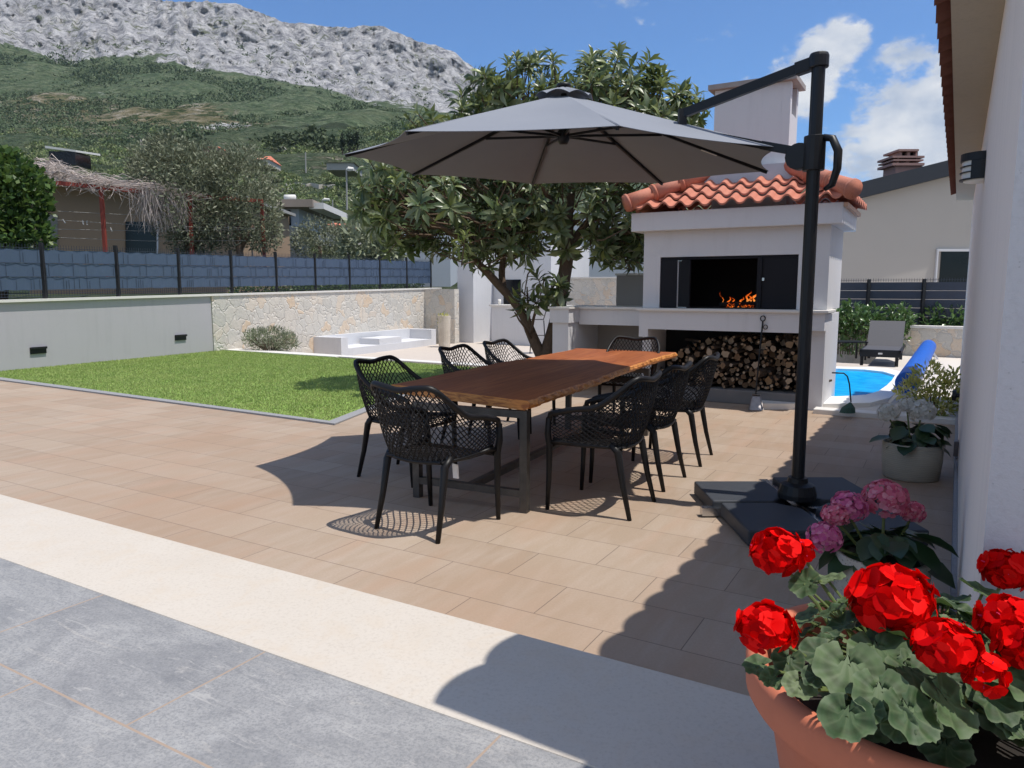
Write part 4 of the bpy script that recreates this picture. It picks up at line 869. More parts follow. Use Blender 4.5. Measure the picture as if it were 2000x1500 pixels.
for (u, v), dy, rx, ry, rz, nr in lob:
    c = T(u, v, dy)
    d = unit(rng.normal(size=(nr, 3))); rr = rng.uniform(.55, 1.02, nr)**.6
    p = c+d*rr[:, None]*[rx, ry, rz]; RC.append(p); dd = unit(d*[1, 1, .9]+[0, 0, .55]+.35*rng.normal(size=(nr, 3))); RD.append(dd)
RC, RD = np.concatenate(RC), np.concatenate(RD)
# twigs from the limbs to rosettes, then rosettes of long leaves
mtw = MB(); ctr = T(1080, 470, 0)
for p, d in zip(RC, RD):
    q = p-d*rng.uniform(.25, .45)+(ctr-p)*.06; mtw.tube([q+(ctr-q)*.12, q, p], [.013, .011, .007], 5, caps=False)
tag(mtw.build('twigs', M['bark'], tr), kind='stuff')
P_, D_, U_, L_, W_ = [], [], [], [], []
for p, d in zip(RC, RD):
    rs_ = rng.uniform(.74, 1.15); k = rng.integers(11, 19); ref = unit(np.cross(d, [0.3, .2, 1])); ref2 = np.cross(d, ref)
    for i in range(k):
        a = i*2.4+rng.uniform(-.3, .3); ang = np.interp(i/k, [0, 1], [1.75, .30])+rng.uniform(-.25, .25)
        side = ref*cos(a)+ref2*sin(a); D_.append(d*cos(ang)+side*sin(ang)); U_.append(d*sin(ang)-side*cos(ang)+.15*rng.normal(size=3)); P_.append(p-d*.10*(1-i/k)); s = rs_*rng.uniform(.17, .31)*(1-.25*i/k); L_.append(s); W_.append(s*rng.uniform(.26, .34))
leafmesh('crown', np.array(P_), np.array(D_), np.array(U_), np.array(L_), np.array(W_), LEAF_LONG, M['loquat'], tr)

# ================================================================== POTTED FLOWERS
def fol_mesh(m): return m
M['ger_leaf'] = None
def m_gerleaf():
    t = NT('geranium_leaves'); g = t.n('ShaderNodeNewGeometry'); c = t.ramp(g.outputs['Random Per Island'], [(0, (.022, .048, .018)), (.5, (.045, .085, .032)), (.8, (.08, .13, .05)), (1, (.15, .19, .09))])
    at_ = t.n('ShaderNodeAttribute', attribute_name='ring'); r = at_.outputs['Fac']; n = t.noise(t.co(), 60, 3)
    zone = t.math('MULTIPLY', t.mr(r, .42, .55), t.mr(r, .78, .66)); c = t.mix(t.math('MULTIPLY', zone, .6), c, (.035, .05, .018)); c = t.mix(t.mr(r, .86, 1.0, 0, .5), c, (.17, .21, .12)); c = t.mix(t.mr(n, .45, .7, 0, .3), c, (.12, .17, .09))
    vein = t.n('ShaderNodeAttribute', attribute_name='vein').outputs['Fac']; c = t.mix(t.math('MULTIPLY', vein, .35), c, (.16, .2, .1)); t.fin(c, .6, .35)
    tr_ = t.n('ShaderNodeBsdfTranslucent'); t.l(t.mix(.5, c, (.16, .26, .05)), tr_.inputs[0]); ms = t.n('ShaderNodeMixShader'); ms.inputs[0].default_value = .2; t.l(t.b.outputs[0], ms.inputs[1]); t.l(tr_.outputs[0], ms.inputs[2]); t.l(ms.outputs[0], t.out.inputs[0]); t.bump(n, .3, .002); return t.m
def m_petal(name, cols, trans=.3):
    t = NT(name); g = t.n('ShaderNodeNewGeometry'); c = t.ramp(g.outputs['Random Per Island'], [(i/(len(cols)-1), q) for i, q in enumerate(cols)]); t.fin(c, .6, .06)
    tr_ = t.n('ShaderNodeBsdfTranslucent'); t.l(c, tr_.inputs[0]); ms = t.n('ShaderNodeMixShader'); ms.inputs[0].default_value = trans; t.l(t.b.outputs[0], ms.inputs[1]); t.l(tr_.outputs[0], ms.inputs[2]); t.l(ms.outputs[0], t.out.inputs[0]); return t.m
M['gerleaf'] = m_gerleaf(); M['red'] = m_petal('red_petals', [(.42, .0, .002), (.70, .001, .001), (.80, .001, .001), (.88, .012, .010)], .15); M['magenta'] = m_petal('flower_eye', [(.72, .03, .14), (.8, .08, .2)])
M['pinkp'] = m_petal('pink_petals', [(.62, .11, .20), (.74, .20, .28), (.80, .36, .42)]); M['pinkp2'] = m_petal('violet_pink_petals', [(.58, .10, .27), (.68, .17, .33), (.78, .32, .44)]); M['whitep'] = m_petal('white_petals', [(.62, .62, .54), (.75, .74, .68), (.80, .79, .74)], .35)
M['hyleaf'] = foliage('hydrangea_leaves', [(.022, .05, .018), (.035, .07, .025), (.05, .09, .035)], .38, .15, .5)

PETAL = ([(0, 0, 0), (-.28, .25, .03), (0, .25, .0), (.28, .25, .03), (-.52, .62, .10), (0, .62, .07), (.52, .62, .10), (-.36, .93, .07), (0, 1.0, .03), (.36, .93, .07)], [(0,2,1), (0,3,2), (1,2,5,4), (2,3,6,5), (4,5,8,7), (5,6,9,8)])
def flower_head(parent, c, r, petal_len, nfl, npet, mat, view=None, squash=.8, name='flower_head', layer=1.0):
    """a ball of florets, each a ring of petals facing outwards"""
    P, D, U, L, Wd = [], [], [], [], []; i = np.arange(nfl)+.5
    ph = np.arccos(1-1.72*i/nfl); th_ = pi*(1+5**.5)*i; nv = np.stack([np.cos(th_)*np.sin(ph), np.sin(th_)*np.sin(ph), np.cos(ph)], 1)+rng.normal(size=(nfl, 3))*.10; nv = unit(nv); fac = rng.uniform(.86, 1.04, (nfl, 1)); fac[1::2] *= layer; fc = c+nv*[r, r, r*squash]*fac
    for p, d in zip(fc, nv):
        e1 = unit(np.cross(d, rng.normal(size=3))); e2 = np.cross(d, e1)
        for k in range(npet):
            a = 2*pi*k/npet+rng.uniform(-.15, .15); s = e1*cos(a)+e2*sin(a); P.append(p); tl = rng.uniform(.02, .34); D.append(s*cos(tl)+d*sin(tl)); U.append(d*cos(tl)-s*sin(tl)); q = petal_len*rng.uniform(.85, 1.15); L.append(q); Wd.append(q*rng.uniform(.95, 1.15))
    o = leafmesh(name, np.array(P), np.array(D), np.array(U), np.array(L), np.array(Wd), PETAL, mat, parent)
    return o, fc, nv
def lobed_leaf():
    """rounded, scalloped and ruffled leaf: rings x spokes"""
    V, F_, ring, vein = [(0, 0, 0)], [], [0], [1]; n = 42; rs = [.3, .55, .78, .92, 1.0]
    for r in rs:
        for j in range(n):
            a = -pi+2*pi*(j+.5)/n*.97; lob = 1+(.045*math.cos(a*7+pi)+.03*math.cos(a*21))*(r**3) if abs(a) < 2.9 else .62+.1*r
            rr = r*.5*lob; V.append((rr*math.sin(a), .26+rr*math.cos(a), (.045*r**2*math.cos(a*7)+.04*r**3*math.cos(a*3+1)+.08*r*r-.03*r)*1.0)); ring.append(r); vein.append(1.0 if j % 6 == 3 else 0.)
    for j in range(n-1): F_.append((0, 1+j, 2+j))
    for k in range(len(rs)-1):
        for j in range(n-1): F_.append((1+k*n+j, 1+(k+1)*n+j, 2+(k+1)*n+j, 2+k*n+j))
    return V, F_, ring, vein
LL = lobed_leaf()
def lobed(name, P, D, U, L, Wd, parent):
    o = leafmesh(name, P, D, U, L, Wd, (LL[0], LL[1]), M['gerleaf'], parent)
    for nm, q in (('ring', LL[2]), ('vein', LL[3])):
        a = o.data.attributes.new(nm, 'FLOAT', 'POINT'); a.data.foreach_set('value', np.tile(np.array(q, np.float32), len(P)))
    return o
GP = np.array([.785, 1.292, S0-.002]); GR, GH = .328, .548; gz = GH/.62
gp_ = thing('potted_geranium', 'big terracotta pot of bright red geraniums in the near corner', 'potted plant', GP)
PP = [(0, 0), (.20, 0), (.215, .03), (.245, .25), (.278, .45), (.292, .515), (.298, .52), (GR-.004, .53), (GR+.004, .545), (GR+.006, .60), (GR-.002, .617), (GR-.016, .62), (GR-.03, .612), (GR-.037, .585), (GR-.045, .50), (.255, .45)]
m = MB(); m.lathe([(a, b*gz) for a, b in PP], GP, 72); m.build('pot', M['terracotta'], gp_, smooth=True)
m = MB(); m.lathe([(0.001, .53*gz), (.12, .535*gz), (.275, .525*gz)], GP, 24); m.build('soil', M['soil'], gp_)
def vis(u, v, Y): return at(u, v, Y)
heads = [(1497, 1225, 1.12, .047), (1518, 1078, 1.42, .052), (1566, 1076, 1.43, .028), (1740, 1172, 1.20, .068), (1848, 1262, 1.03, .046), (1925, 1318, 1.00, .030), (1965, 1113, 1.40, .045), (1975, 1215, 1.14, .050), (2010, 1262, 1.08, .045)]
stems = MB()
for u, v, Y, r in heads:
    c = vis(u, v, Y+.03); o, fc, nv = flower_head(gp_, c, r*.90, r*.47 if r > .04 else r*.56, 38 if r > .04 else 12, 5, M['red'], squash=rng.uniform(.6, .85), layer=.74)
    base = GP+np.array([(c[0]-GP[0])*.45, (c[1]-GP[1])*.45, .50]); mid = (c+base)/2+np.array([0, 0, .02]); stems.tube([base, mid, c-[0, 0, r*.3]], .0035, 6)
    k = rng.choice(len(fc), 5, replace=False); e = MB()
    for i in k: e.tube([fc[i], fc[i]+nv[i]*r*.16], [r*.045, r*.02], 5)
    e.build('flower_eye', M['magenta'], o)
# seen bracts under the shaded head
# leaves: explicit ones that show, then filler
P, D, U, L = [], [], [], []
def addleaf(p, d, u_, l): P.append(p); D.append(d); U.append(u_); L.append(l)
camd = np.array([0, 0, H])
for u, v, Y, s, az, tilt in [(1630, 1225, 1.15, .085, 2.6, .5), (1590, 1285, 1.08, .080, 3.6, .35), (1535, 1300, 1.05, .06, 4.0, .5), (1500, 1330, 1.04, .05, 3.4, .2), (1660, 1330, .98, .115, 4.4, .55), (1560, 1350, 1.0, .06, 4.2, .5), (1730, 1380, .93, .10, 4.6, .6), (1650, 1420, .92, .085, 4.1, .75), (1790, 1420, .90, .10, 4.9, .7), (1870, 1400, .93, .115, 5.3, .75), (1720, 1290, 1.05, .11, 4.5, .35), (1800, 1330, 1.0, .10, 5.2, .4), (1750, 1240, 1.1, .085, 1.6, .3), (1880, 1190, 1.25, .11, .8, .3), (1930, 1160, 1.3, .10, .5, .3), (1850, 1170, 1.32, .09, 1.2, .2), (1560, 1140, 1.32, .075, 2.5, .25), (1610, 1130, 1.36, .07, 1.9, .2), (1660, 1170, 1.3, .07, 1.5, .3), (1470, 1305, 1.1, .065, 3.2, .15), (1990, 1330, 1.0, .11, 5.9, .5), (1960, 1380, .97, .10, 5.6, .5), (1700, 1400, .92, .05, 4.4, .6), (1610, 1200, 1.2, .07, 2.8, .6), (1690, 1210, 1.18, .08, 2.0, .2), (1820, 1230, 1.15, .09, .9, .2), (1590, 1330, 1.0, .055, 3.9, .5), (1760, 1430, .90, .06, 4.8, .75)]:
    d = np.array([cos(az)*cos(tilt), sin(az)*cos(tilt), -sin(tilt)]); p = vis(u, v, Y+.09); addleaf(p-d*s*.4, d, unit([.3*rng.normal(), .3*rng.normal()-.25, 1]), s*.86)
for i in range(120):
    a = rng.uniform(0, 2*pi); rr = .262*math.sqrt(rng.random()); z = .51+.14*(1-(rr/.36)**2)*rng.uniform(.1, 1)-.03*(rr > .28)
    p = GP+np.array([rr*cos(a), rr*sin(a), z]); tl = rng.uniform(.0, .5)+rr*.8; d = np.array([cos(a)*cos(tl), sin(a)*cos(tl), -sin(tl)]); addleaf(p-d*.04, d, unit([.3*rng.normal(), .3*rng.normal(), 1]), rng.uniform(.04, .085))
lobed('leaves', np.array(P), np.array(D), np.array(U), np.array(L), np.array(L)*rng.uniform(.95, 1.15, len(L)), gp_)
for p, d in zip(P, D):
    b0 = GP+np.array([(p[0]-GP[0])*.4, (p[1]-GP[1])*.4, .50]); stems.tube([b0, (b0+p)/2+np.array([0, 0, .015]), p+d*.02], .0028, 5, caps=False)
stems.build('stems', M['stem'], gp_)

HYL = ([(0,0,0), (-.36,.22,.03), (0,.22,-.01), (.36,.22,.03), (-.5,.52,.03), (0,.52,-.03), (.5,.52,.03), (-.34,.8,-.03), (0,.82,-.08), (.34,.8,-.03), (0,1,-.16)], [(0,2,1), (0,3,2), (1,2,5,4), (2,3,6,5), (4,5,8,7), (5,6,9,8), (7,8,10), (8,9,10)])
def m_speckle():
    t = NT('speckled_planter'); n = t.noise(t.co(), 140, 3, .7); s = t.n('ShaderNodeTexVoronoi'); t.l(t.co(), s.inputs['Vector']); s.inputs['Scale'].default_value = 70
    c = t.mix(t.mr(t.noise(t.co(), 3, 3), .4, .6), (.50, .44, .36), (.58, .52, .44)); c = t.mix(t.mr(s.outputs['Distance'], .18, .3, .75, 0), c, (.22, .18, .14)); t.bump(n, .3, .003); return t.fin(c, .85, .2)
M['planter'] = m_speckle()
def m_ribbed():
    t = NT('ribbed_planter'); w = t.n('ShaderNodeTexWave', wave_type='BANDS', bands_direction='Z'); t.l(t.co(), w.inputs['Vector']); w.inputs['Scale'].default_value = 22; w.inputs['Distortion'].default_value = 1.5; n = t.noise(t.map(t.co(), scale=(6, 6, 90)), 2, 3)
    c = t.mix(n, (.40, .36, .29), (.52, .47, .38)); c = t.mix(t.mr(w.outputs['Fac'], .2, .8, .25, 0), c, (.25, .22, .17)); t.bump(w.outputs['Fac'], .3, .006); return t.fin(c, .85, .2)
M['planter2'] = m_ribbed()
def hydrangea(nm, lab, c, R, Hh, potm, heads, petm, nleaf, lift):
    t = thing(nm, lab, 'potted plant', c)
    m = MB(); m.lathe([(0, 0), (R*.90, 0), (R*.93, .012), (R*.99, Hh*.5), (R, Hh-.006), (R-.008, Hh), (R-.02, Hh-.004), (R-.03, Hh-.08)], c, 40); m.build('pot', potm, t, smooth=True)
    m = MB(); m.lathe([(.001, Hh-.05), (R-.026, Hh-.055)], c, 20); m.build('soil', M['soil'], t)
    P, D, U, L = [], [], [], []; ctr = c+np.array([0, 0, Hh])
    for i in range(nleaf):
        a = rng.uniform(0, 2*pi); el = rng.uniform(-.35, .9); p = ctr+np.array([cos(a)*R*rng.uniform(.2, .75), sin(a)*R*rng.uniform(.2, .75), lift*rng.uniform(.0, .7)]); tl = rng.uniform(-.75, .1)
        P.append(p); D.append([cos(a)*cos(tl), sin(a)*cos(tl), sin(tl)]); U.append(unit([.3*rng.normal(), .3*rng.normal(), 1])); L.append(rng.uniform(.12, .185))
    L = np.array(L); leafmesh('leaves', np.array(P), np.array(D), np.array(U), L, L*rng.uniform(.62, .8, len(L)), HYL, M['hyleaf'], t)
    st = MB()
    for k, (u, v, Y, r) in enumerate(heads):
        h = at(u, v, Y); flower_head(t, h, r, r*.27, 62, 4, petm[k % len(petm)], squash=.85); st.tube([ctr+(h-ctr)*[.3, .3, -.1], h-np.array([0, 0, r*.4])], .006, 6)
    st.build('stems', M['stem'], t); return t
hydrangea('potted_pink_hydrangea', 'round speckled planter of pink hydrangeas beside the house wall behind the red geraniums', np.array([1.55, 2.97, 0]), .182, .305, M['planter'], [(1728, 975, 3.02, .088), (1658, 990, 3.00, .070), (1632, 1006, 2.96, .052), (1610, 1050, 2.88, .066), (1782, 1000, 3.08, .05)], [M['pinkp'], M['pinkp2'], M['pinkp'], M['pinkp2']], 40, .17)
hydrangea('potted_white_hydrangea', 'ribbed beige planter of white hydrangeas beside the house wall near the pool kerb', np.array([3.00, 5.42, 0]), .205, .27, M['planter2'], [(1800, 803, 5.50, .092), (1735, 806, 5.42, .075), (1772, 792, 5.55, .066)], [M['whitep']], 40, .2)

# ================================================================== SHRUBS, TREES
def blobfoliage(name, lobes, dens, lsize, mat, parent, droop=0., tmpl=LEAF_SMALL, wr=.45, up=.4, shell=.45):
    """leaf clumps through the volume of several lobes (centre, radii)"""
    P, D, L = [], [], []
    for c, r in lobes:
        r = np.array(r, float); n = int(dens*(r[0]*r[1]+r[1]*r[2]+r[0]*r[2]))
        d = unit(rng.normal(size=(n, 3))); nz = .72+.55*fbm(d[:, 0]*2.2+c[0], d[:, 1]*2.2+c[1], d[:, 2]*2.2+c[2], 3); rr = (rng.uniform(shell, 1, n)**.7)*nz
        P.append(np.array(c)+d*r*rr[:, None]); D.append(unit(d*.7+rng.normal(size=(n, 3))*.6+[0, 0, up-droop])); L.append(lsize*rng.uniform(.6, 1.3, n))
    P, D, L = np.concatenate(P), np.concatenate(D), np.concatenate(L)
    return leafmesh(name, P, D, unit(rng.normal(size=P.shape)+[0, -.2, .9]), L, L*wr*rng.uniform(.8, 1.2, len(L)), tmpl, mat, parent)
M['olive'] = foliage('olive_leaves', [(.075, .092, .05), (.15, .17, .10), (.22, .235, .15), (.30, .31, .22)], .55, .1)
M['vineleaf'] = foliage('bright_tree_leaves', [(.018, .045, .010), (.04, .09, .018), (.075, .14, .03), (.14, .21, .05)], .45, .25)
M['laurel'] = foliage('laurel_leaves', [(.04, .09, .022), (.08, .16, .04), (.14, .23, .07)], .32, .15, .6)
M['lavender'] = foliage('grey_green_leaves', [(.14, .17, .10), (.24, .27, .17), (.36, .38, .27)], .7, .1)
M['varieg'] = foliage('variegated_leaves', [(.14, .2, .04), (.40, .40, .07), (.60, .55, .13), (.66, .62, .28)], .5, .25)
M['scrub'] = foliage('scrub_leaves', [(.06, .10, .032), (.14, .20, .065), (.22, .265, .10), (.30, .31, .14)], .7, .1)
M['pine'] = foliage('pine_needles', [(.03, .048, .018), (.055, .08, .03), (.085, .11, .042)], .7, .05); M['cypress'] = foliage('cypress_leaves', [(.014, .026, .012), (.022, .038, .017), (.032, .05, .022)], .7, .05)
# olives beyond the fence
def tree(nm, lab, base, lobes, dens, ls, mat, trunks, cat='tree', group=None, **kw):
    t = thing(nm, lab, cat, base, 0, group); m = MB()
    for pts, r in trunks: m.tube(pts, r, 8)
    m.build('trunk', M['bark'], t, smooth=True); blobfoliage('crown', lobes, dens, ls, mat, t, **kw); return t
OY = 19.
def O(u, v, dy=0): return at(u, v, OY+dy)
px = OY/F
tree('olive_tree', 'grey-green olive tree behind the fence beside the rusty pergola, the left of two', O(355, 545), [(O(350, 340), (90*px, 1.3, 62*px)), (O(300, 330, .3), (48*px, 1, 48*px)), (O(400, 330, .3), (62*px, 1.1, 55*px)), (O(370, 415, -.3), (70*px, 1.1, 70*px)), (O(335, 290), (45*px, .8, 26*px)), (O(380, 470, .2), (50*px, .8, 36*px))], 1000, .115, M['olive'], [([O(380, 560), O(372, 500), O(350, 420)], [.12, .1, .05]), ([O(375, 500), O(400, 430), O(420, 380)], [.07, .06, .03])], wr=.3)
tree('olive_tree', 'olive tree behind the fence near the last rusty pergola post, the right of two', O(470, 545), [(O(470, 360, .6), (72*px, 1.3, 62*px)), (O(500, 420, .4), (52*px, 1.1, 70*px)), (O(440, 430, .3), (52*px, 1.1, 62*px)), (O(480, 310, .7), (40*px, .9, 28*px)), (O(515, 460, .5), (36*px, .8, 36*px))], 1000, .115, M['olive'], [([O(472, 560), O(468, 490), O(462, 420)], [.11, .09, .05]), ([O(468, 490), O(495, 440)], [.06, .03])], wr=.3)
OY = 15.; px = OY/F
tree('leafy_tree', 'dense bright green tree at the left edge behind the fence', O(30, 560), [(O(25, 400), (62*px, 1.0, 75*px)), (O(10, 340, .2), (50*px, .9, 45*px)), (O(52, 355, 0), (34*px, .7, 30*px)), (O(45, 455, -.2), (44*px, .8, 40*px)), (O(-30, 420), (70*px, 1, 100*px)), (O(68, 395, 0), (20*px, .5, 30*px)), (O(8, 310, .1), (20*px, .5, 18*px))], 620, .135, M['vineleaf'], [([O(5, 590), O(10, 500), O(15, 420)], [.1, .08, .05])], wr=.75)
OY = 30.; px = OY/F
tree('bushy_tree', 'round grey-green tree behind the fence right of the concrete house', O(625, 520), [(O(625, 465), (55*px, 1.4, 40*px)), (O(600, 480, .2), (30*px, 1, 30*px)), (O(655, 475, .2), (34*px, 1, 35*px))], 420, .15, M['olive'], [([O(625, 530), O(625, 480)], [.1, .06])], wr=.3)
OY = 25.; px = OY/F
tree('citrus_tree', 'pale leaved fruit tree behind the fence left of the loquat', O(720, 540), [(O(715, 478), (52*px, 1.2, 34*px)), (O(690, 455, .2), (28*px, .8, 22*px)), (O(760, 480, .2), (34*px, 1, 30*px)), (O(740, 495, -.2), (30*px, .8, 20*px))], 300, .26, M['lavender'], [([O(720, 540), O(718, 490)], [.08, .05])], wr=.4)
b = gp(528, 686, .0)
sh_ = thing('lavender_bush', 'silvery green low bush at the foot of the stone wall by the lawn', 'shrub', b); pxb = b[1]/F
st = MB()
for i in range(40):
    a = rng.uniform(0, 2*pi); r = rng.uniform(0, .5); st.tube([b+np.array([.1*cos(a), .1*sin(a), 0]), b+np.array([r*cos(a)*1.1, r*sin(a), .3])], [.008, .004], 4)
st.build('stems', M['bark'], sh_)
blobfoliage('foliage', [(b+np.array([0, .1, .26]), (50*pxb, .4, .30)), (b+np.array([-.3, .1, .26]), (30*pxb, .3, .26)), (b+np.array([.32, .0, .2]), (30*pxb, .3, .22))], 2600, .085, M['lavender'], sh_, wr=.22, up=.8)
# laurels along the pool fence
LY = 15.6
for k, (u, w, vt, vb_) in enumerate([(1668, 30, 592, 690), (1705, 26, 596, 680), (1757, 26, 594, 668), (1822, 24, 598, 672), (1862, 22, 600, 690), (1640, 26, 588, 690)]):
    lab = ['tall laurel shrub beside the right edge of the barbecue, behind the metal side table', 'laurel shrub directly behind the lounger backrest, left part', 'small round laurel shrub at the right shoulder of the lounger', 'laurel shrub above the stone wall, straight behind the blue pool roller', 'laurel shrub nearest the house wall', 'laurel shrub half hidden behind the barbecue'][k]
    Yk = LY+.25*(k % 2); pk = Yk/F; vm = (vt+vb_)/2; base = at(u, 665, Yk)
    t = thing('laurel_shrub', lab, 'shrub', base, 0, 'laurels along the pool fence'); m = MB()
    for j in range(6): m.tube([base+np.array([.05*j-.12, 0, -.3]), at(u+(j-2.5)*w*.25, vt+20, Yk)], [.012, .006], 5)
    m.build('stems', M['bark'], t); blobfoliage('foliage', [(at(u, vt+24, Yk), (w*pk, .32, 24*pk)), (at(u-w*.3, vt+46, Yk), (w*pk*.7, .3, 26*pk)), (at(u+w*.3, vt+42, Yk), (w*pk*.7, .3, 24*pk)), (at(u, vb_-18, Yk-.1), (w*pk*.6, .25, 20*pk))], 620, .125, M['laurel'], t, wr=.42, tmpl=LEAF_LONG, up=.7)
b = gp(1822, 812, .02)
t = thing('variegated_shrub', 'yellow and white variegated shrub behind the white hydrangea', 'shrub', b); m = MB(); pk = b[1]/F
for j in range(9): m.tube([b+np.array([.02*j-.08, .01, -.03]), at(1770+11*j, 735+10*abs(j-4), b[1])], [.009, .004], 5)
m.build('stems', M['bark'], t)
blobfoliage('foliage', [(at(1815, 742, b[1]), (38*pk, .2, 34*pk)), (at(1780, 765, b[1]), (30*pk, .18, 26*pk)), (at(1848, 775, b[1]-.05), (28*pk, .18, 42*pk)), (at(1825, 790, b[1]-.1), (40*pk, .2, 28*pk)), (at(1862, 745, b[1]), (10*pk, .1, 25*pk))], 2500, .07, M['varieg'], t, wr=.36, up=.6)
# low stone wall under the laurels, pool fence
e0, e1 = at(1560, 690, 16.6)[:2], at(2050, 716, 14.1)[:2]
lw = MB(); dd = unit(e1-e0); nn = np.array([-dd[1], dd[0]]); lw.prism([e0, e1, e1+nn*.25, e0+nn*.25], -.2, .60); lwo = thing('low_stone_wall', 'low rough stone wall behind the lounger and the pool', 'wall', (*e0, 0)); lw.build('masonry', M['stone'], lwo); lw = MB(); lw.prism([e0-nn*.03, e1-nn*.03, e1+nn*.28, e0+nn*.28], .601, .65); lw.build('capping', M['whitestone'], lwo)
pf = thing('pool_fence', 'dark anthracite panel fence behind the pool', 'fence', (*(e0+nn*.6), .5))
f0, f1 = e0+nn*.7, e1+nn*.7; Lf = np.linalg.norm(f1-f0); M['pstrip'] = simple('dark_fence_panel', (.035, .045, .07), .5, .2, 3)
for k in range(3):
    m = MB(); a_, b_ = f0+dd*Lf*k/3, f0+dd*Lf*(k+1)/3
    for r in range(6): m.prism([a_, b_, b_+nn*.03, a_+nn*.03], .45+.185*r, .45+.185*r+.176)
    m.build('panel', M['pstrip'], pf)
for u in (1700, 1808, 1590, 1925):
    s = [x for x in np.linspace(0, 1, 400) if abs(pr_((*(f0+(f1-f0)*x), 1.5))[0]-u) < 3]; 
    if not s: continue
    q = f0+(f1-f0)*s[0]-nn*.04; m = MB(); m.bar((*q, .3), (*q, 1.62), .06, .06); m.build('post', M['dark'], pf)
m = MB()
for s in np.arange(0, Lf, .05): q = f0+dd*s-nn*.01; m.bar((*q, 1.56), (*q, 1.64), .006)
m.bar((*f0, 1.60), (*f1, 1.60), .008); m.build('mesh_wire', M['wire'], pf)

# ================================================================== POOL THINGS
ld = np.array([0.50, .866]); lc = gp(1717, 716, .02)[:2]; ln = np.array([ld[1], -ld[0]])
lg = thing('sun_lounger', 'dark grey sun lounger with a raised backrest at the head of the pool', 'sun lounger', (*lc, .02))
def LQ(x, y, z): p = lc+ln*x+ld*y; return np.array([p[0], p[1], z+.02])
m = MB()
for sx in (-.33, .30): m.frame(LQ(sx, 0, .24), LQ(.035, 0, 0)-LQ(0, 0, 0), LQ(0, 1.9, 0)-LQ(0, 0, 0), (0, 0, .05))
m.frame(LQ(-.33, 0, .17), LQ(.665, 0, 0)-LQ(0, 0, 0), LQ(0, .04, 0)-LQ(0, 0, 0), (0, 0, .13)); m.build('frame', M['dark'], lg)
for sx, y in ((-.30, .12), (.27, .12), (-.30, 1.7), (.27, 1.7)): m = MB(); m.tube([LQ(sx, y, 0), LQ(sx, y, .24)], .03, 8); m.build('leg', M['dark'], lg)
M['sling'] = simple('grey_sling_fabric', (.075, .073, .08), .7, .15, 40)
m = MB(); m.frame(LQ(-.30, .04, .285), LQ(.60, 0, 0)-LQ(0, 0, 0), LQ(0, 1.1, 0)-LQ(0, 0, 0), (0, 0, .012)); m.build('seat', M['sling'], lg)
m = MB(); bv = LQ(0, .62, .62)-LQ(0, 0, 0)-np.array([0, 0, .0]); m.frame(LQ(-.31, 1.15, .28), LQ(.62, 0, 0)-LQ(0, 0, 0), LQ(0, .55, .50)-LQ(0, 0, 0)-np.array([0, 0, .02]), LQ(0, .02, -.01)-LQ(0, 0, 0)); m.build('backrest', M['sling'], lg)
m = MB(); m.frame(LQ(-.03, -.004, .22), LQ(.07, 0, 0)-LQ(0, 0, 0), LQ(0, -.004, 0)-LQ(0, 0, 0), (0, 0, .03)); m.build('badge', M['whitestone'], lg)
tc = at(1655, 690, 14.)[:2]; tg = gp(1655, 702, .02)
sd_ = thing('side_table', 'low black metal side table left of the lounger', 'side table', tg); m = MB(); m.box(tg[0]-.35, tg[0]+.30, tg[1]-.2, tg[1]+.25, .36, .385); m.build('tabletop', M['dark'], sd_)
for dx, dy in ((-.32, -.17), (.27, -.17), (-.32, .22), (.27, .22)): m = MB(); m.bar((tg[0]+dx, tg[1]+dy, .02), (tg[0]+dx, tg[1]+dy, .36), .03); m.build('leg', M['dark'], sd_)
r0, r1 = at(1772, 748, 8.9), at(1812, 694, 14.6); r1[2] = r0[2]
ro = thing('pool_cover_roller', 'rolled bright blue pool cover on a white roller stand', 'pool cover', (*r0[:2], .02)); M['bluecov'] = simple('blue_bubble_cover', (.008, .11, .52), .4, .4, 14, .5, 50)
M['bluecov2'] = simple('blue_cover_end', (.01, .035, .20), .5, .5, 22)
dr = unit(r1-r0); m = MB(); m.tube([r0, r0+dr*.02, (r0+r1)/2, r1], [.132, .138, .135, .138], 24); o = m.build('cover', [M['bluecov'], M['bluecov2']], ro, smooth=False)
m = MB(); m.tube([r0-dr*.12, r1+dr*.1], .03, 10); m.build('axle', M['dark'], ro)
for q in (r0-dr*.06, r1+dr*.06):
    m = MB(); s_ = np.cross(dr, [0, 0, 1]); m.bar(q, (q+s_*.18)*[1, 1, 0]+[0, 0, .02], .035); m.bar(q, (q-s_*.18)*[1, 1, 0]+[0, 0, .02], .035); m.build('stand', M['coping'], ro)
nb_ = gp(1655, 806, .06); nt = thing('pool_net', 'pool skimmer with a bent grey handle and green net leaning beside the barbecue', 'pool net', nb_)
m = MB(); Yn = nb_[1]; m.tube([at(1625, 728, Yn-.0), at(1648, 729, Yn), at(1655, 735, Yn), at(1659, 750, Yn), at(1662, 785, Yn)], .008, 8); m.build('handle', M['dark'], nt, smooth=True)
m = MB(); G = []
for a in np.linspace(0, 2*pi, 17):
    G.append([at(1661, 786, Yn)+np.array([.01*cos(a), .01*sin(a), 0]), at(1657, 796, Yn)+np.array([.07*cos(a), .05*sin(a), 0]), nb_+np.array([.085*cos(a), .06*sin(a), .0])])
m.grid(np.array(G)); m.build('net', simple('green_netting', (.035, .085, .07), .8, .5, 60), nt)

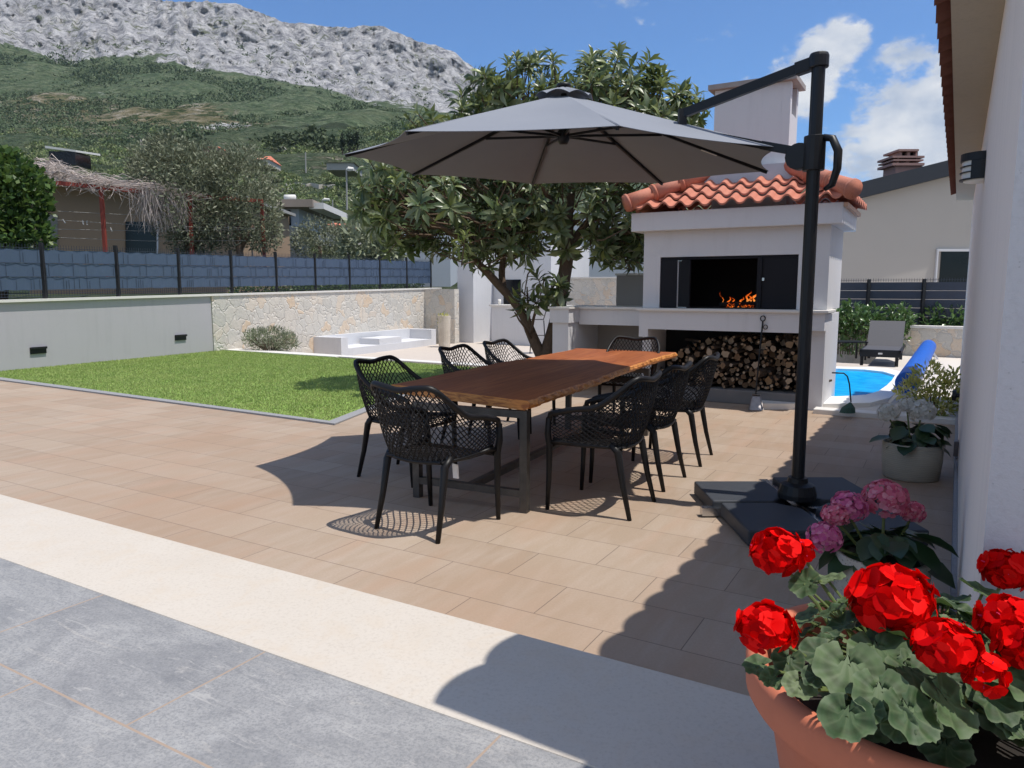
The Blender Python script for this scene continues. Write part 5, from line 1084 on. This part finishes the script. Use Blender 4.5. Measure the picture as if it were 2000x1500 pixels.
# ================================================================== LOWER TERRACE: sofa, kitchen, bar
so_d = np.array([*fdir, 0]); so_n = np.array([fdir[1], -fdir[0], 0]); s0 = gp(667, 697, TZ)-np.array([0, 0, 0])
def SQ(x, y, z): return s0-so_n*x+so_d*y+np.array([0, 0, z])        # x to the wall, y away
def sbox(mb, x0, x1, y0, y1, z0, z1): return mb.frame(SQ(x1, y0, z0), SQ(x0, 0, 0)-SQ(x1, 0, 0), SQ(0, y1, 0)-SQ(0, y0, 0), (0, 0, z1-z0))
sf = thing('built_in_sofa', 'white built-in masonry sofa in front of the stone wall', 'sofa', s0); SL = 4.7
m = MB(); sbox(m, 0, 1.05, 0, .28, 0, .50); m.build('arm', M['white'], sf); m = MB(); sbox(m, 0, 1.05, SL-.28, SL, 0, .50); m.build('arm', M['white'], sf)
m = MB(); sbox(m, .80, 1.049, .281, SL-.281, .0, .51); m.build('backrest', M['white'], sf)
m = MB(); sbox(m, .0, .799, .282, SL-.282, 0, .20); m.build('seat', M['white'], sf)
m = MB(); sbox(m, .02, .7, 1.7, 2.8, .201, .37); m.build('table_block', M['white'], sf)
pb = at(868, 668, 22.5); pp_ = thing('potted_shrub', 'small pale shrub in a tall beige planter beside the white sofa', 'potted plant', (*pb[:2], TZ)); m = MB(); m.lathe([(0, 0), (.17, 0), (.20, .95), (.16, .95), (.0, .9)], (*pb[:2], TZ), 16); m.build('pot', M['planter'], pp_)
pkk = 22.5/F; blobfoliage('foliage', [(at(866, 628, 22.5), (12*pkk, .2, 20*pkk))], 700, .09, M['varieg'], pp_, wr=.4, up=.8)
wb = thing('white_outbuilding', 'white rendered outbuilding with a black window behind the loquat', 'building', (*at(925, 668, 24.3)[:2], TZ))
k0 = at(925, 668, 24.3)[:2]; m = MB(); wlft = k0-A2*.62; m.prism([wlft, k0, k0+B2*1.2, wlft+B2*1.2], TZ, 3.0); m.build('pillar', M['white'], wb)
k1 = k0+B2*1.25; m = MB(); m.prism([k1-A2*.6, k1+A2*2.2, k1+A2*2.2+B2*3, k1-A2*.6+B2*3], TZ, 2.9); m.build('wall', M['white'], wb)
q = k1+A2*.42; m = MB(); m.prism([q-B2*.03, q+A2*.66-B2*.03, q+A2*.66-B2*.004, q-B2*.004], .42, 1.72); wn = m.build('window', M['glassdark'], wb)
bb = gp(960, 672, TZ)[:2]; br_ = thing('bar_counter', 'white bar counter left of the tree trunk', 'counter', (*bb, TZ)); m = MB(); m.prism([bb, bb+A2*2.6, bb+A2*2.6+B2*.6, bb+B2*.6], TZ, .86); m.build('base', M['white'], br_); m = MB(); m.prism([bb-A2*.06-B2*.06, bb+A2*2.66-B2*.06, bb+A2*2.66+B2*.66, bb-A2*.06+B2*.66], .861, .91); m.build('worktop', M['whitestone'], br_)
cpz = bb+A2*.12+B2*.3; m = MB(); m.lathe([(0, 0), (.045, 0), (.055, .17), (.048, .17), (.0, .01)], (*cpz, .912), 14); tag(m.build('cup', M['whitestone'], smooth=True), 'white beaker standing on the left end of the bar counter', 'cup')
bs = gp(1054, 690, TZ); bst = thing('bar_stool', 'dark grey bar stool seen between the trunk and the sink counter', 'stool', (bs[0], bs[1], TZ)); Yb = bs[1]; ps_ = Yb/F
m = MB(); m.grid(np.array([[at(1036+dx, 625, Yb+dy) for dy in (-.2, .2)] for dx in (0, 14, 24)])); m.grid(np.array([[at(1060, 625, Yb+dy), at(1066, 606, Yb+dy), at(1070, 602, Yb+dy)] for dy in (-.2, 0, .2)])); o = m.build('seat', M['sling'], bst); o.modifiers.new('s', 'SOLIDIFY').thickness = .03
for u0, u1, dy in ((1040, 1035, -.18), (1062, 1066, -.18), (1040, 1035, .18), (1062, 1066, .18)): a = at(u0, 626, Yb+dy); bq2 = at(u1, 690, Yb+dy); bq2[2] = TZ; m = MB(); m.tube([a, bq2], .016, 6); m.build('leg', M['dark'], bst)
m = MB(); zz = at(1050, 655, Yb)[2]; 
for dy in (-.18, .18): a = at(1037.5, 655, Yb+dy); b2 = at(1064, 655, Yb+dy); m.tube([a, b2], .012, 6)
m.build('footrest', M['dark'], bst)
rs = at(985, 600, 26.)[:2]; rw = thing('rear_stone_wall', 'grey and pink rubble stone wall behind the bar and the sink', 'wall', (*rs, TZ)); m = MB(); rs2 = rs+A2*6.5; m.prism([rs, rs2, rs2+B2*.3, rs+B2*.3], TZ, 1.75); m.build('masonry', M['stone'], rw); m = MB(); m.prism([rs-B2*.05, rs2-B2*.05, rs2+B2*.35, rs+B2*.35], 1.751, 1.8); m.build('capping', M['whitestone'], rw)
# pale houses glimpsed through and beside the loquat
def plain_house(nm, lab, u0, u1, vt, vb_, Y, mat, depth=6, roof=None, extra=None, group=None, cat='house', rv=0, zb=None):
    a, b = at(u0, vb_, Y), at(u1, vb_, Y); zt = at(u0, vt, Y)[2]; t = thing(nm, lab, cat, (*((a+b)/2)[:2], a[2]), 0, group)
    m = MB(); m.box(a[0], b[0], Y, Y+depth, a[2] if zb is None else zb, zt); m.build('wall', mat, t)
    if roof:
        zr = at(u0, rv, Y)[2]; o_ = .03*(b[0]-a[0])+.2; P = [(a[0]-o_, Y-o_, zt+.002), (b[0]+o_, Y-o_, zt+.002), (b[0]+o_, Y+depth+o_, zt+.002), (a[0]-o_, Y+depth+o_, zt+.002)]; w = (b[0]-a[0])*.22
        mx = (a[0]+b[0])/2; my = Y+depth/2; m = MB(); m.add(P+[(mx-w, my, zr), (mx+w, my, zr)], [(0,1,2,3)[::-1], (0,1,5,4), (1,2,5), (2,3,4,5), (3,0,4)]); m.build('roof', roof, t)
    return t
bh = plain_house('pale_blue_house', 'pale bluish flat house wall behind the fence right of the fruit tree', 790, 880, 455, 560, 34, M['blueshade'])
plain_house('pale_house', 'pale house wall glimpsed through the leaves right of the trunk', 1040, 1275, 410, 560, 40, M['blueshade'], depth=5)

# ================================================================== BEYOND THE FENCE: beige house, pergola, vine, washing lines
HY = 25.
bg_ = thing('beige_house', 'low beige house with a dark window behind the fence and the rusty pergola', 'house', (*at(330, 560, HY)[:2], 0))
def hb(mb, u0, u1, v0, v1, Y0, Y1): a = at(u0, v1, Y0); b = at(u1, v0, Y0); return mb.box(a[0], b[0], Y0, Y1, a[2], b[2])
pA, pB = at(40, 348, HY-1.5), at(480, 392, HY+3); zA, zB = pA[2], pB[2]
m = MB(); m.add([(pA[0], pA[1], -.6), (pB[0], pB[1], -.6), (pB[0]+.1, pB[1]+5, -.6), (pA[0], pA[1]+7, -.6), (pA[0], pA[1], zA-.1), (pB[0], pB[1], zB-.1), (pB[0]+.1, pB[1]+5, zB-.1), (pA[0], pA[1]+7, zA-.1)], [(0,1,2,3)[::-1], (4,5,6,7), (0,1,5,4), (1,2,6,5), (2,3,7,6), (3,0,4,7)]); m.build('wall', M['beige'], bg_)
ro_ = MB(); ro_.add([(pA[0]-.3, pA[1]-1.7, zA-.099), (pB[0]+.5, pB[1]-1.2, zB-.099), (pB[0]+.4, pB[1]+5, zB-.099), (pA[0]-.3, pA[1]+7, zA-.099), (pA[0]-.3, pA[1]-1.7, zA+.02), (pB[0]+.5, pB[1]-1.2, zB+.02), (pB[0]+.4, pB[1]+5, zB+.02), (pA[0]-.3, pA[1]+7, zA+.02)], [(0,1,2,3)[::-1], (4,5,6,7), (0,1,5,4), (1,2,6,5), (2,3,7,6), (3,0,4,7)]); ro_.build('roof', M['concretegrey'], bg_)
def onwall(u, v):                                            # a point of the photo on that wall's face
    d = (pB-pA)[:2]; r = ray(u, v); n = np.array([d[1], -d[0]]); k = np.dot(pA[:2], n)/np.dot(r[:2], n); return np.array([0, 0, H])+r*k
def wquad(nm, u0, u1, v0, v1, mat, push=.06):
    q = [onwall(u0, v1), onwall(u1, v1), onwall(u1, v0), onwall(u0, v0)]; n = unit(np.array([(pB-pA)[1], -(pB-pA)[0], 0])); m = MB(); f = [p+n*push for p in q]
    m.add(q+f, [(4,5,6,7), (0,1,5,4), (1,2,6,5), (2,3,7,6), (3,0,4,7)]); return m.build(nm, mat, bg_)
wquad('window', 245, 304, 433, 497, M['glassdark'], .04); wquad('window_frame', 305, 308, 431, 497, M['white'], .08); wquad('door', 88, 112, 420, 500, simple('grey_green_door', (.24, .23, .20), .7, .1, 4), .05)
pg = thing('pergola', 'rusty red steel pergola frame behind the fence', 'pergola', (*at(372, 545, 18.5)[:2], 0))
GY = 18.5
def G_(u, v, dy=0): return at(u, v, GY+dy)
for u0, v0, u1, v1, dy in ((197, 366, 210, 510, -1), (371, 384, 377, 510, .0), (511, 393, 519, 515, 1)): m = MB(); m.bar(G_(u0, v0, dy), G_(u1, v1+40, dy), .075); m.build('post', M['rust'], pg)
m = MB(); m.bar(G_(70, 353, -1.6), G_(197, 366, -1), .07, .09); m.bar(G_(197, 366, -1), G_(371, 383, 0), .07, .09); m.bar(G_(371, 382, 0), G_(514, 393, 1), .07, .09); m.build('beam', M['rust'], pg)
m = MB(); m.bar(G_(70, 353, -1.6), G_(100, 350, 3), .06); m.bar(G_(197, 366, -1), G_(215, 362, 4), .06); m.bar(G_(371, 383, 0), G_(380, 378, 4), .06); m.build('rafter', M['rust'], pg)
vn = thing('dry_vine', 'tangle of bare grey vine stems draped over the rusty pergola', 'vine', G_(250, 380)); m = MB()
for i in range(1500):
    s = rng.random(); u = 70+s*330; vline = np.interp(u, [60, 100, 130, 200, 300, 400], [333, 330, 350, 362, 370, 392]); dens = np.interp(u, [60, 110, 180, 260, 330, 400], [.8, 1.1, .7, .6, 1, .4])
    v = vline+rng.normal()*7*dens; dy = np.interp(u, [60, 200, 371, 514], [-1.6, -1, 0, 1])+rng.uniform(-.2, 2.2); p = G_(u, v-4, dy); a = rng.uniform(-.5, .5)+(pi if rng.random() < .5 else 0); l = rng.uniform(.25, .7); d = np.array([cos(a), rng.normal()*.4, sin(a)*.35])*l
    m.tube([p-d/2, p+np.array([0, 0, rng.normal()*.07]), p+d/2], [.006, .009, .004], 3, caps=False)
for i in range(420):
    u = rng.normal(312, 26) if rng.random() < .8 else rng.uniform(90, 395); big = 250 < u < 375; v0 = np.interp(u, [60, 197, 300, 400], [352, 366, 374, 390]); ln_ = (rng.uniform(.25, 1.0) if big else rng.uniform(.05, .3)); dy = np.interp(u, [60, 200, 371, 514], [-1.6, -1, 0, 1])+rng.uniform(-.25, .25)
    p = G_(u, v0, dy); sw = rng.normal()*.22; m.tube([p+np.array([-sw*.6, 0, .12]), p, p+np.array([sw*.5, .05*rng.normal(), -ln_*.5]), p+np.array([sw+.08*rng.normal(), .1*rng.normal(), -ln_])], [.006, .008, .007, .003], 3, caps=False)
m.build('stems', M['twig'], vn)
for k, (v0, v1, u1) in enumerate([(411, 418, 372), (428, 446, 500), (447, 448, 495), (463, 470, 480)]):
    m = MB(); a, b = at(86, v0, 17.4), at(u1, v1, 18.9); m.tube([a, (a+b)/2-np.array([0, 0, .05]), b], .0055, 4)
    tag(m.build('washing_line', M['concretegrey']), ['uppermost thin washing line in front of the beige house', 'long sagging washing line with most of the pegs', 'straight washing line just under the sagging one', 'lowest thin washing line just above the fence'][k], 'washing line', 'washing lines behind the fence')
for u, v, Y in [(125, 432, 17.5), (162, 434, 17.6), (170, 435, 17.6), (217, 448, 17.9), (302, 442, 18.2), (316, 449, 18.2), (361, 443, 18.4), (389, 446, 18.5), (422, 447, 18.6), (446, 446, 18.7)]:
    p = at(u, v, Y); m = MB(); a = rng.uniform(-.5, .5); d = np.array([sin(a), 0, cos(a)])*.05; m.bar(p-d, p+d, .018, .014); m.bar(p-d+np.array([.012, 0, 0]), p-d*.1, .01, .014)
    tag(m.build('clothes_peg', M['whitestone'], loc=p), 'small pale clothes peg clipped on the washing lines behind the fence', 'clothes peg', 'clothes pegs on the washing lines')
def pole(u, v0, v1, Y, r, lab, lamp=False, mat='concretegrey', cat='pole'):
    a, b = at(u, v1, Y), at(u+(v1-v0)*.01*-1, v0, Y); t = thing('street_lamp' if lamp else 'utility_pole', lab, 'street lamp' if lamp else cat, a); m = MB(); m.tube([a-np.array([0, 0, 1]), b], [r, r*.7], 6); m.build('pole', M[mat], t)
    if lamp: m = MB(); m.tube([b, b+np.array([.12*Y/40, 0, .06]), b+np.array([.38*Y/40, 0, .05])], [r*.8, r*2.2, r*1.6], 6); m.build('lamp_head', M['whitestone'], t)
pole(678, 332, 470, 45, .07, 'tall pale street lamp left of the loquat', True); pole(630, 391, 440, 60, .06, 'white-headed street lamp above the red roofed house', True); pole(650, 390, 440, 65, .07, 'thin grey pole right of the white-headed street lamp'); pole(492, 449, 520, 20, .025, 'thin grey washing line post behind the fence'); pole(597, 297, 325, 120, .12, 'pale pole among the bushes of the hillside'); pole(786, 470, 560, 28, .05, 'grey post just behind the fence right of the fruit tree')
# concrete house behind the olives
cy = 34.; ch_ = thing('concrete_house', 'grey flat roofed house on a white column behind the olives', 'house', (*at(565, 520, cy)[:2], 0))
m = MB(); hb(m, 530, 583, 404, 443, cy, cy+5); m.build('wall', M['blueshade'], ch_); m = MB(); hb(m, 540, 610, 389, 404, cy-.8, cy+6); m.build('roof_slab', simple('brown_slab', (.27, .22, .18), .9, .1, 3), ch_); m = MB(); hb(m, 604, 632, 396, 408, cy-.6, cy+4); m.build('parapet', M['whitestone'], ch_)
m = MB(); a = at(574, 520, cy-.3); m.bar(a, at(574, 443, cy-.3), .32, .3); m.build('column', M['cream'], ch_); m = MB(); hb(m, 500, 566, 452, 520, cy+.6, cy+4); m.build('lower_wall', M['concretegrey'], ch_); m = MB(); hb(m, 535, 567, 410, 440, cy-.04, cy-.01); m.build('window', M['glassdark'], ch_)
a = at(556, 387, cy+1); b = at(577, 387, cy+1); m = MB(); m.tube([a, b], .16, 12); tag(m.build('water_tank', M['whitestone'], smooth=True), 'white cylindrical water tank on the flat roof', 'tank')
plain_house('red_roofed_house', 'house with a low red hipped roof below the hillside, right of the concrete house', 612, 680, 444, 480, 70, M['cream'], depth=9, roof=M['redroof'], rv=427)
plain_house('stone_cottage', 'small grey cottage with a pale wall on the hillside left of the parasol tip', 638, 690, 318, 332, 170, M['concretegrey'], depth=10, roof=simple('brown_roof', (.26, .19, .15), .9), rv=311)
plain_house('red_roofed_cottage', 'tiny cottage with a bright red roof peeping over the olive', 500, 524, 311, 322, 190, M['cream'], depth=10, roof=M['redroof'], rv=298)
plain_house('brown_cottage', 'tiny brown cottage on the hillside above the left olive', 393, 424, 287, 300, 200, M['pink_ch'], depth=9, roof=M['redroof'], rv=280)
sh2 = thing('farm_shed', 'dark shed with a sloping white roof on the hillside at the left', 'shed', on_hill(118, 298)); sy = 150.
m = MB(); a, b = at(88, 289, sy), at(148, 297, sy); m.add([(a[0], sy, a[2]), (b[0], sy, b[2]), (b[0]+1, sy+7, b[2]+.5), (a[0]+1, sy+7, a[2]+.5), (a[0], sy, a[2]+.45), (b[0], sy, b[2]+.35), (b[0]+1, sy+7, b[2]+.9), (a[0]+1, sy+7, a[2]+.95)], [(0,1,2,3)[::-1], (4,5,6,7), (0,1,5,4), (1,2,6,5), (2,3,7,6), (3,0,4,7)]); m.build('roof', M['whitestone'], sh2)
m = MB(); m.box(a[0]+.3, b[0]-.5, sy+.6, sy+6, a[2]-3.2, a[2]-.5); m.build('wall', M['glassdark'], sh2)

# cypresses and pines on the slope
for u, vt, vb_, w, lab in [(669, 262, 297, 3.2, 'dark slim cypress, leftmost of the row of four on the slope'), (682, 255, 297, 3.6, 'dark cypress, tallest and second from the left of the row on the slope'), (690, 262, 297, 3.0, 'dark slim cypress, third from the left of the row on the slope'), (698, 258, 292, 3.8, 'dark cypress, rightmost of the row of four on the slope')]:
    Y = 260.; pk = Y/F; t = thing('cypress_tree', lab, 'tree', at(u, vb_, Y), 0, 'cypresses on the slope'); m = MB(); m.tube([at(u, vb_+6, Y), at(u, vb_-8, Y)], [.3, .2], 6); m.build('trunk', M['bark'], t)
    hgt = vb_-vt; blobfoliage('crown', [(at(u, vb_-hgt*.35, Y), (w*pk, w*pk, hgt*.38*pk)), (at(u, vb_-hgt*.62, Y), (w*pk*.75, w*pk*.75, hgt*.38*pk))], 26, .9, M['cypress'], t, up=1.2, wr=.5)
def clumps(pts, size, nl, mat, name, label, ls, sq=.75):
    P, D, L = [], [], []
    for p, s in zip(pts, size):
        n = nl; d = unit(rng.normal(size=(n, 3))); d[:, 2] = np.abs(d[:, 2])*1.0-.15; rr = rng.uniform(.55, 1.05, n)[:, None]*(.7+.6*fbm(d[:, 0]*2+p[0], d[:, 1]*2+p[1], 0, 2)[:, None]); P.append(p+d*rr*[s, s, s*sq]); D.append(unit(d+rng.normal(size=(n, 3))*.7)); L.append(ls*s*rng.uniform(.6, 1.3, n))
    P, D, L = np.concatenate(P), np.concatenate(D), np.concatenate(L)
    return tag(leafmesh(name, P, D, unit(rng.normal(size=P.shape)+[0, -.3, .7]), L, L*.75, LEAF_SMALL, mat), label, kind='stuff')
pts, sz = [], []
for i in range(95):
    u = rng.uniform(300, 668); v = np.interp(u, [300, 470, 600, 668], [284, 272, 284, 288])+rng.normal()*5; p = on_hill(u, v+6); pts.append(p+np.array([0, 0, 1.5])); sz.append(p[1]*rng.uniform(.0075, .0135))
for u, v, s in [(612, 268, .018), (598, 276, .016), (625, 280, .016), (640, 284, .015), (540, 272, .013), (560, 275, .013)]: p = on_hill(u, v+16); pts.append(p+np.array([0, 0, p[1]*s*.6])); sz.append(p[1]*s)
clumps(pts, sz, 80, M['pine'], 'pine_wood', 'dark band of pines across the foot of the mountain', .38, 1.0)
pts, sz = [], []; pts2, sz2 = [], []
while len(pts) < 1500:
    u, v = rng.uniform(-60, 930), 255+ (520-255)*rng.random()**.9
    dn = .30+.9*(fbm(u/50, v/14, 3, 3)); band = (v % 24)/24
    if v < 300 and rng.random() < .55: continue
    if v > 300 and u > 480 and band < .22: continue
    if rng.random() > dn: continue
    p = on_hill(u, v); s = p[1]*rng.uniform(.005, .0115); s = min(s, 3.2)
    (pts if rng.random() < .62 else pts2).append(p+np.array([0, 0, s*.2])); (sz if len(pts)+len(pts2) == len(sz)+len(sz2)+1 and len(pts) > len(sz) else sz2).append(s)
clumps(pts, sz, 60, M['scrub'], 'hillside_scrub', 'green scrub covering the lower hillside', .34)
pts3, sz3 = [], []
while len(pts3) < 6500:
    u, v = rng.uniform(-30, 930), rng.uniform(85, 285); cl = np.interp(u, [0, 130, 340, 560, 700, 900], [104, 116, 126, 160, 198, 240])
    if v < cl+4 and rng.random() < .86: continue
    if v < cl-60 or rng.random() > .72+.35*fbm(u/40, v/12, 7, 3): continue
    p = on_hill(u, v); s = p[1]*rng.uniform(.002, .0056); pts3.append(p); sz3.append(s)
M['maquis'] = foliage('maquis_leaves', [(.03, .055, .025), (.065, .105, .045), (.115, .16, .075), (.17, .21, .11)], .8, .05)
clumps(pts3, sz3, 16, M['maquis'], 'mountain_shrubs', 'dark green shrubs speckling the mountain slope', .55, .8)
M['scrub2'] = foliage('pale_scrub_leaves', [(.09, .12, .055), (.18, .21, .10), (.25, .27, .14)], .7, .1)
clumps(pts2, sz2, 55, M['scrub2'], 'hillside_olives', 'pale olive bushes dotted over the lower hillside', .3)
# dry stone terrace walls on the slope
for (u0, v0, u1, v1, hh), lab in [((276, 280, 320, 277, 7), 'short white dry stone wall above the left olive'), ((425, 290, 510, 290, 5), 'pale dry stone wall on the slope below the pines'), ((520, 372, 575, 374, 5), 'pale dry stone terrace wall right of the olive top'), ((500, 286, 560, 292, 4), 'pale dry stone wall left of the pine clump'), ((595, 340, 640, 342, 3), 'thin dry stone terrace wall below the grey cottage'), ((560, 362, 665, 366, 4), 'long dry stone terrace wall above the red roofed house')]:
    m = MB(); top, bot = [], []
    for s in np.linspace(0, 1, 14): u, v = u0+(u1-u0)*s, v0+(v1-v0)*s+1.2*rng.normal(); p = on_hill(u, v); p = p-np.array([0, 1.0, 0]); h_ = hh/F*p[1]*rng.uniform(.6, 1.2); bot.append(p-np.array([0, 0, 1])); top.append(p+np.array([0, 0, h_]))
    dp = np.array([0, 1.2, 0]); m.grid(np.array([bot, top])); m.grid(np.array([top, [q+dp for q in top]])); tag(m.build('dry_stone_wall', simple('dry_stone', (.46, .43, .38), .95, .3, .6), loc=top[6]), lab, 'wall')
# plants just behind the fence, in the gap below its panels
P, D, L = [], [], []
for k in np.linspace(3.2, 9, 260):
    for j in range(7): p = fen(k, -.35-.2*rng.random(), capz(k)+rng.uniform(-.05, .17)); P.append(p); D.append(unit(rng.normal(size=3)+[0, 0, .6])); L.append(.09*rng.uniform(.6, 1.4))
tag(leafmesh('ground_cover', np.array(P), np.array(D), unit(rng.normal(size=(len(P), 3))+[.3, -.6, .6]), np.array(L), np.array(L)*.45, LEAF_SMALL, M['vineleaf']), 'low green plants showing in the gap below the fence panels', kind='stuff')

# ================================================================== NEIGHBOUR ON THE RIGHT
ny = 24.; nh = thing('neighbour_house', 'cream neighbouring house with a dark sloping roof edge and a white framed window', 'house', (*at(1780, 620, ny)[:2], 0))
a, b = at(1560, 640, ny), at(2150, 640, ny); zl, zr_ = at(1600, 408, ny)[2], at(1870, 340, ny)[2]; xl, xr = at(1600, 408, ny)[0], at(1870, 340, ny)[0]; sl = (zr_-zl)/(xr-xl); f = lambda x: zl+sl*(x-xl)
m = MB(); x0, x1 = a[0], b[0]; v = [(x0, ny, -.6), (x1, ny, -.6), (x1, ny, f(x1)), (x0, ny, f(x0))]; m.add(v+[(q[0], q[1]+9, q[2]) for q in v], [(0,1,2,3), (7,6,5,4), (0,4,5,1), (1,5,6,2), (2,6,7,3), (3,7,4,0)]); m.build('wall', M['cream'], nh)
m = MB(); t_ = np.array([0, 0, 1]); x0 -= .6; v = [(x0, ny-.35, f(x0)+.01), (x1, ny-.35, f(x1)+.01), (x1, ny-.35, f(x1)+.50), (x0, ny-.35, f(x0)+.50)]; m.add(v+[(q[0], q[1]+10, q[2]) for q in v], [(0,1,2,3), (7,6,5,4), (0,4,5,1), (1,5,6,2), (2,6,7,3), (3,7,4,0)]); m.build('roof', simple('charcoal_fascia', (.022, .024, .03), .5, .1, 3), nh)
m = MB(); hb(m, 1834, 1894, 491, 560, ny-.03, ny-.005); w0 = m.build('window', M['glassdark'], nh)
m = MB(); hb(m, 1826, 1834, 486, 560, ny-.09, ny-.002); hb(m, 1834.1, 1900, 486, 491, ny-.09, ny-.002); m.build('frame', M['white'], w0)
cyy = ny+3.; cm = None; m = MB(); hb(m, 1747, 1802, 323, 370, cyy, cyy+.9); cm = m.build('chimney', M['pink_ch'], nh); m = MB()
for u0, u1, v0, v1 in ((1743, 1806, 318, 323), (1745, 1804, 311, 314), (1743, 1806, 304, 308), (1755, 1795, 291, 295)): hb(m, u0, u1, v0, v1, cyy-.1, cyy+1.0)
for u0, u1, v0, v1 in ((1752, 1756, 314, 318), (1790, 1794, 314, 318), (1770, 1776, 314, 318), (1752, 1756, 308, 311), (1790, 1794, 308, 311), (1758, 1762, 295, 304), (1788, 1792, 295, 304), (1772, 1778, 295, 304)): hb(m, u0, u1, v0, v1, cyy, cyy+.8)
m.build('chimney_pot', M['pink_ch'], cm); m = MB(); hb(m, 1757, 1793, 296, 317, cyy+.2, cyy+.7); m.build('flue', M['black'], cm)

# ================================================================== AIR
hz = MB(); hz.box(-1900, 2300, -300, 2100, -1.7, 760); ho = tag(hz.build('haze', None), 'thin blue summer haze over the valley', kind='stuff')
hm = bpy.data.materials.new('haze'); hm.use_nodes = True; hm.node_tree.nodes.clear(); vo_ = hm.node_tree.nodes.new('ShaderNodeVolumePrincipled'); oo_ = hm.node_tree.nodes.new('ShaderNodeOutputMaterial'); hm.node_tree.links.new(vo_.outputs[0], oo_.inputs['Volume'])
vo_.inputs['Color'].default_value = (.72, .82, .95, 1); vo_.inputs['Density'].default_value = .00006; vo_.inputs['Anisotropy'].default_value = .2
ho.data.materials.clear(); ho.data.materials.append(hm)
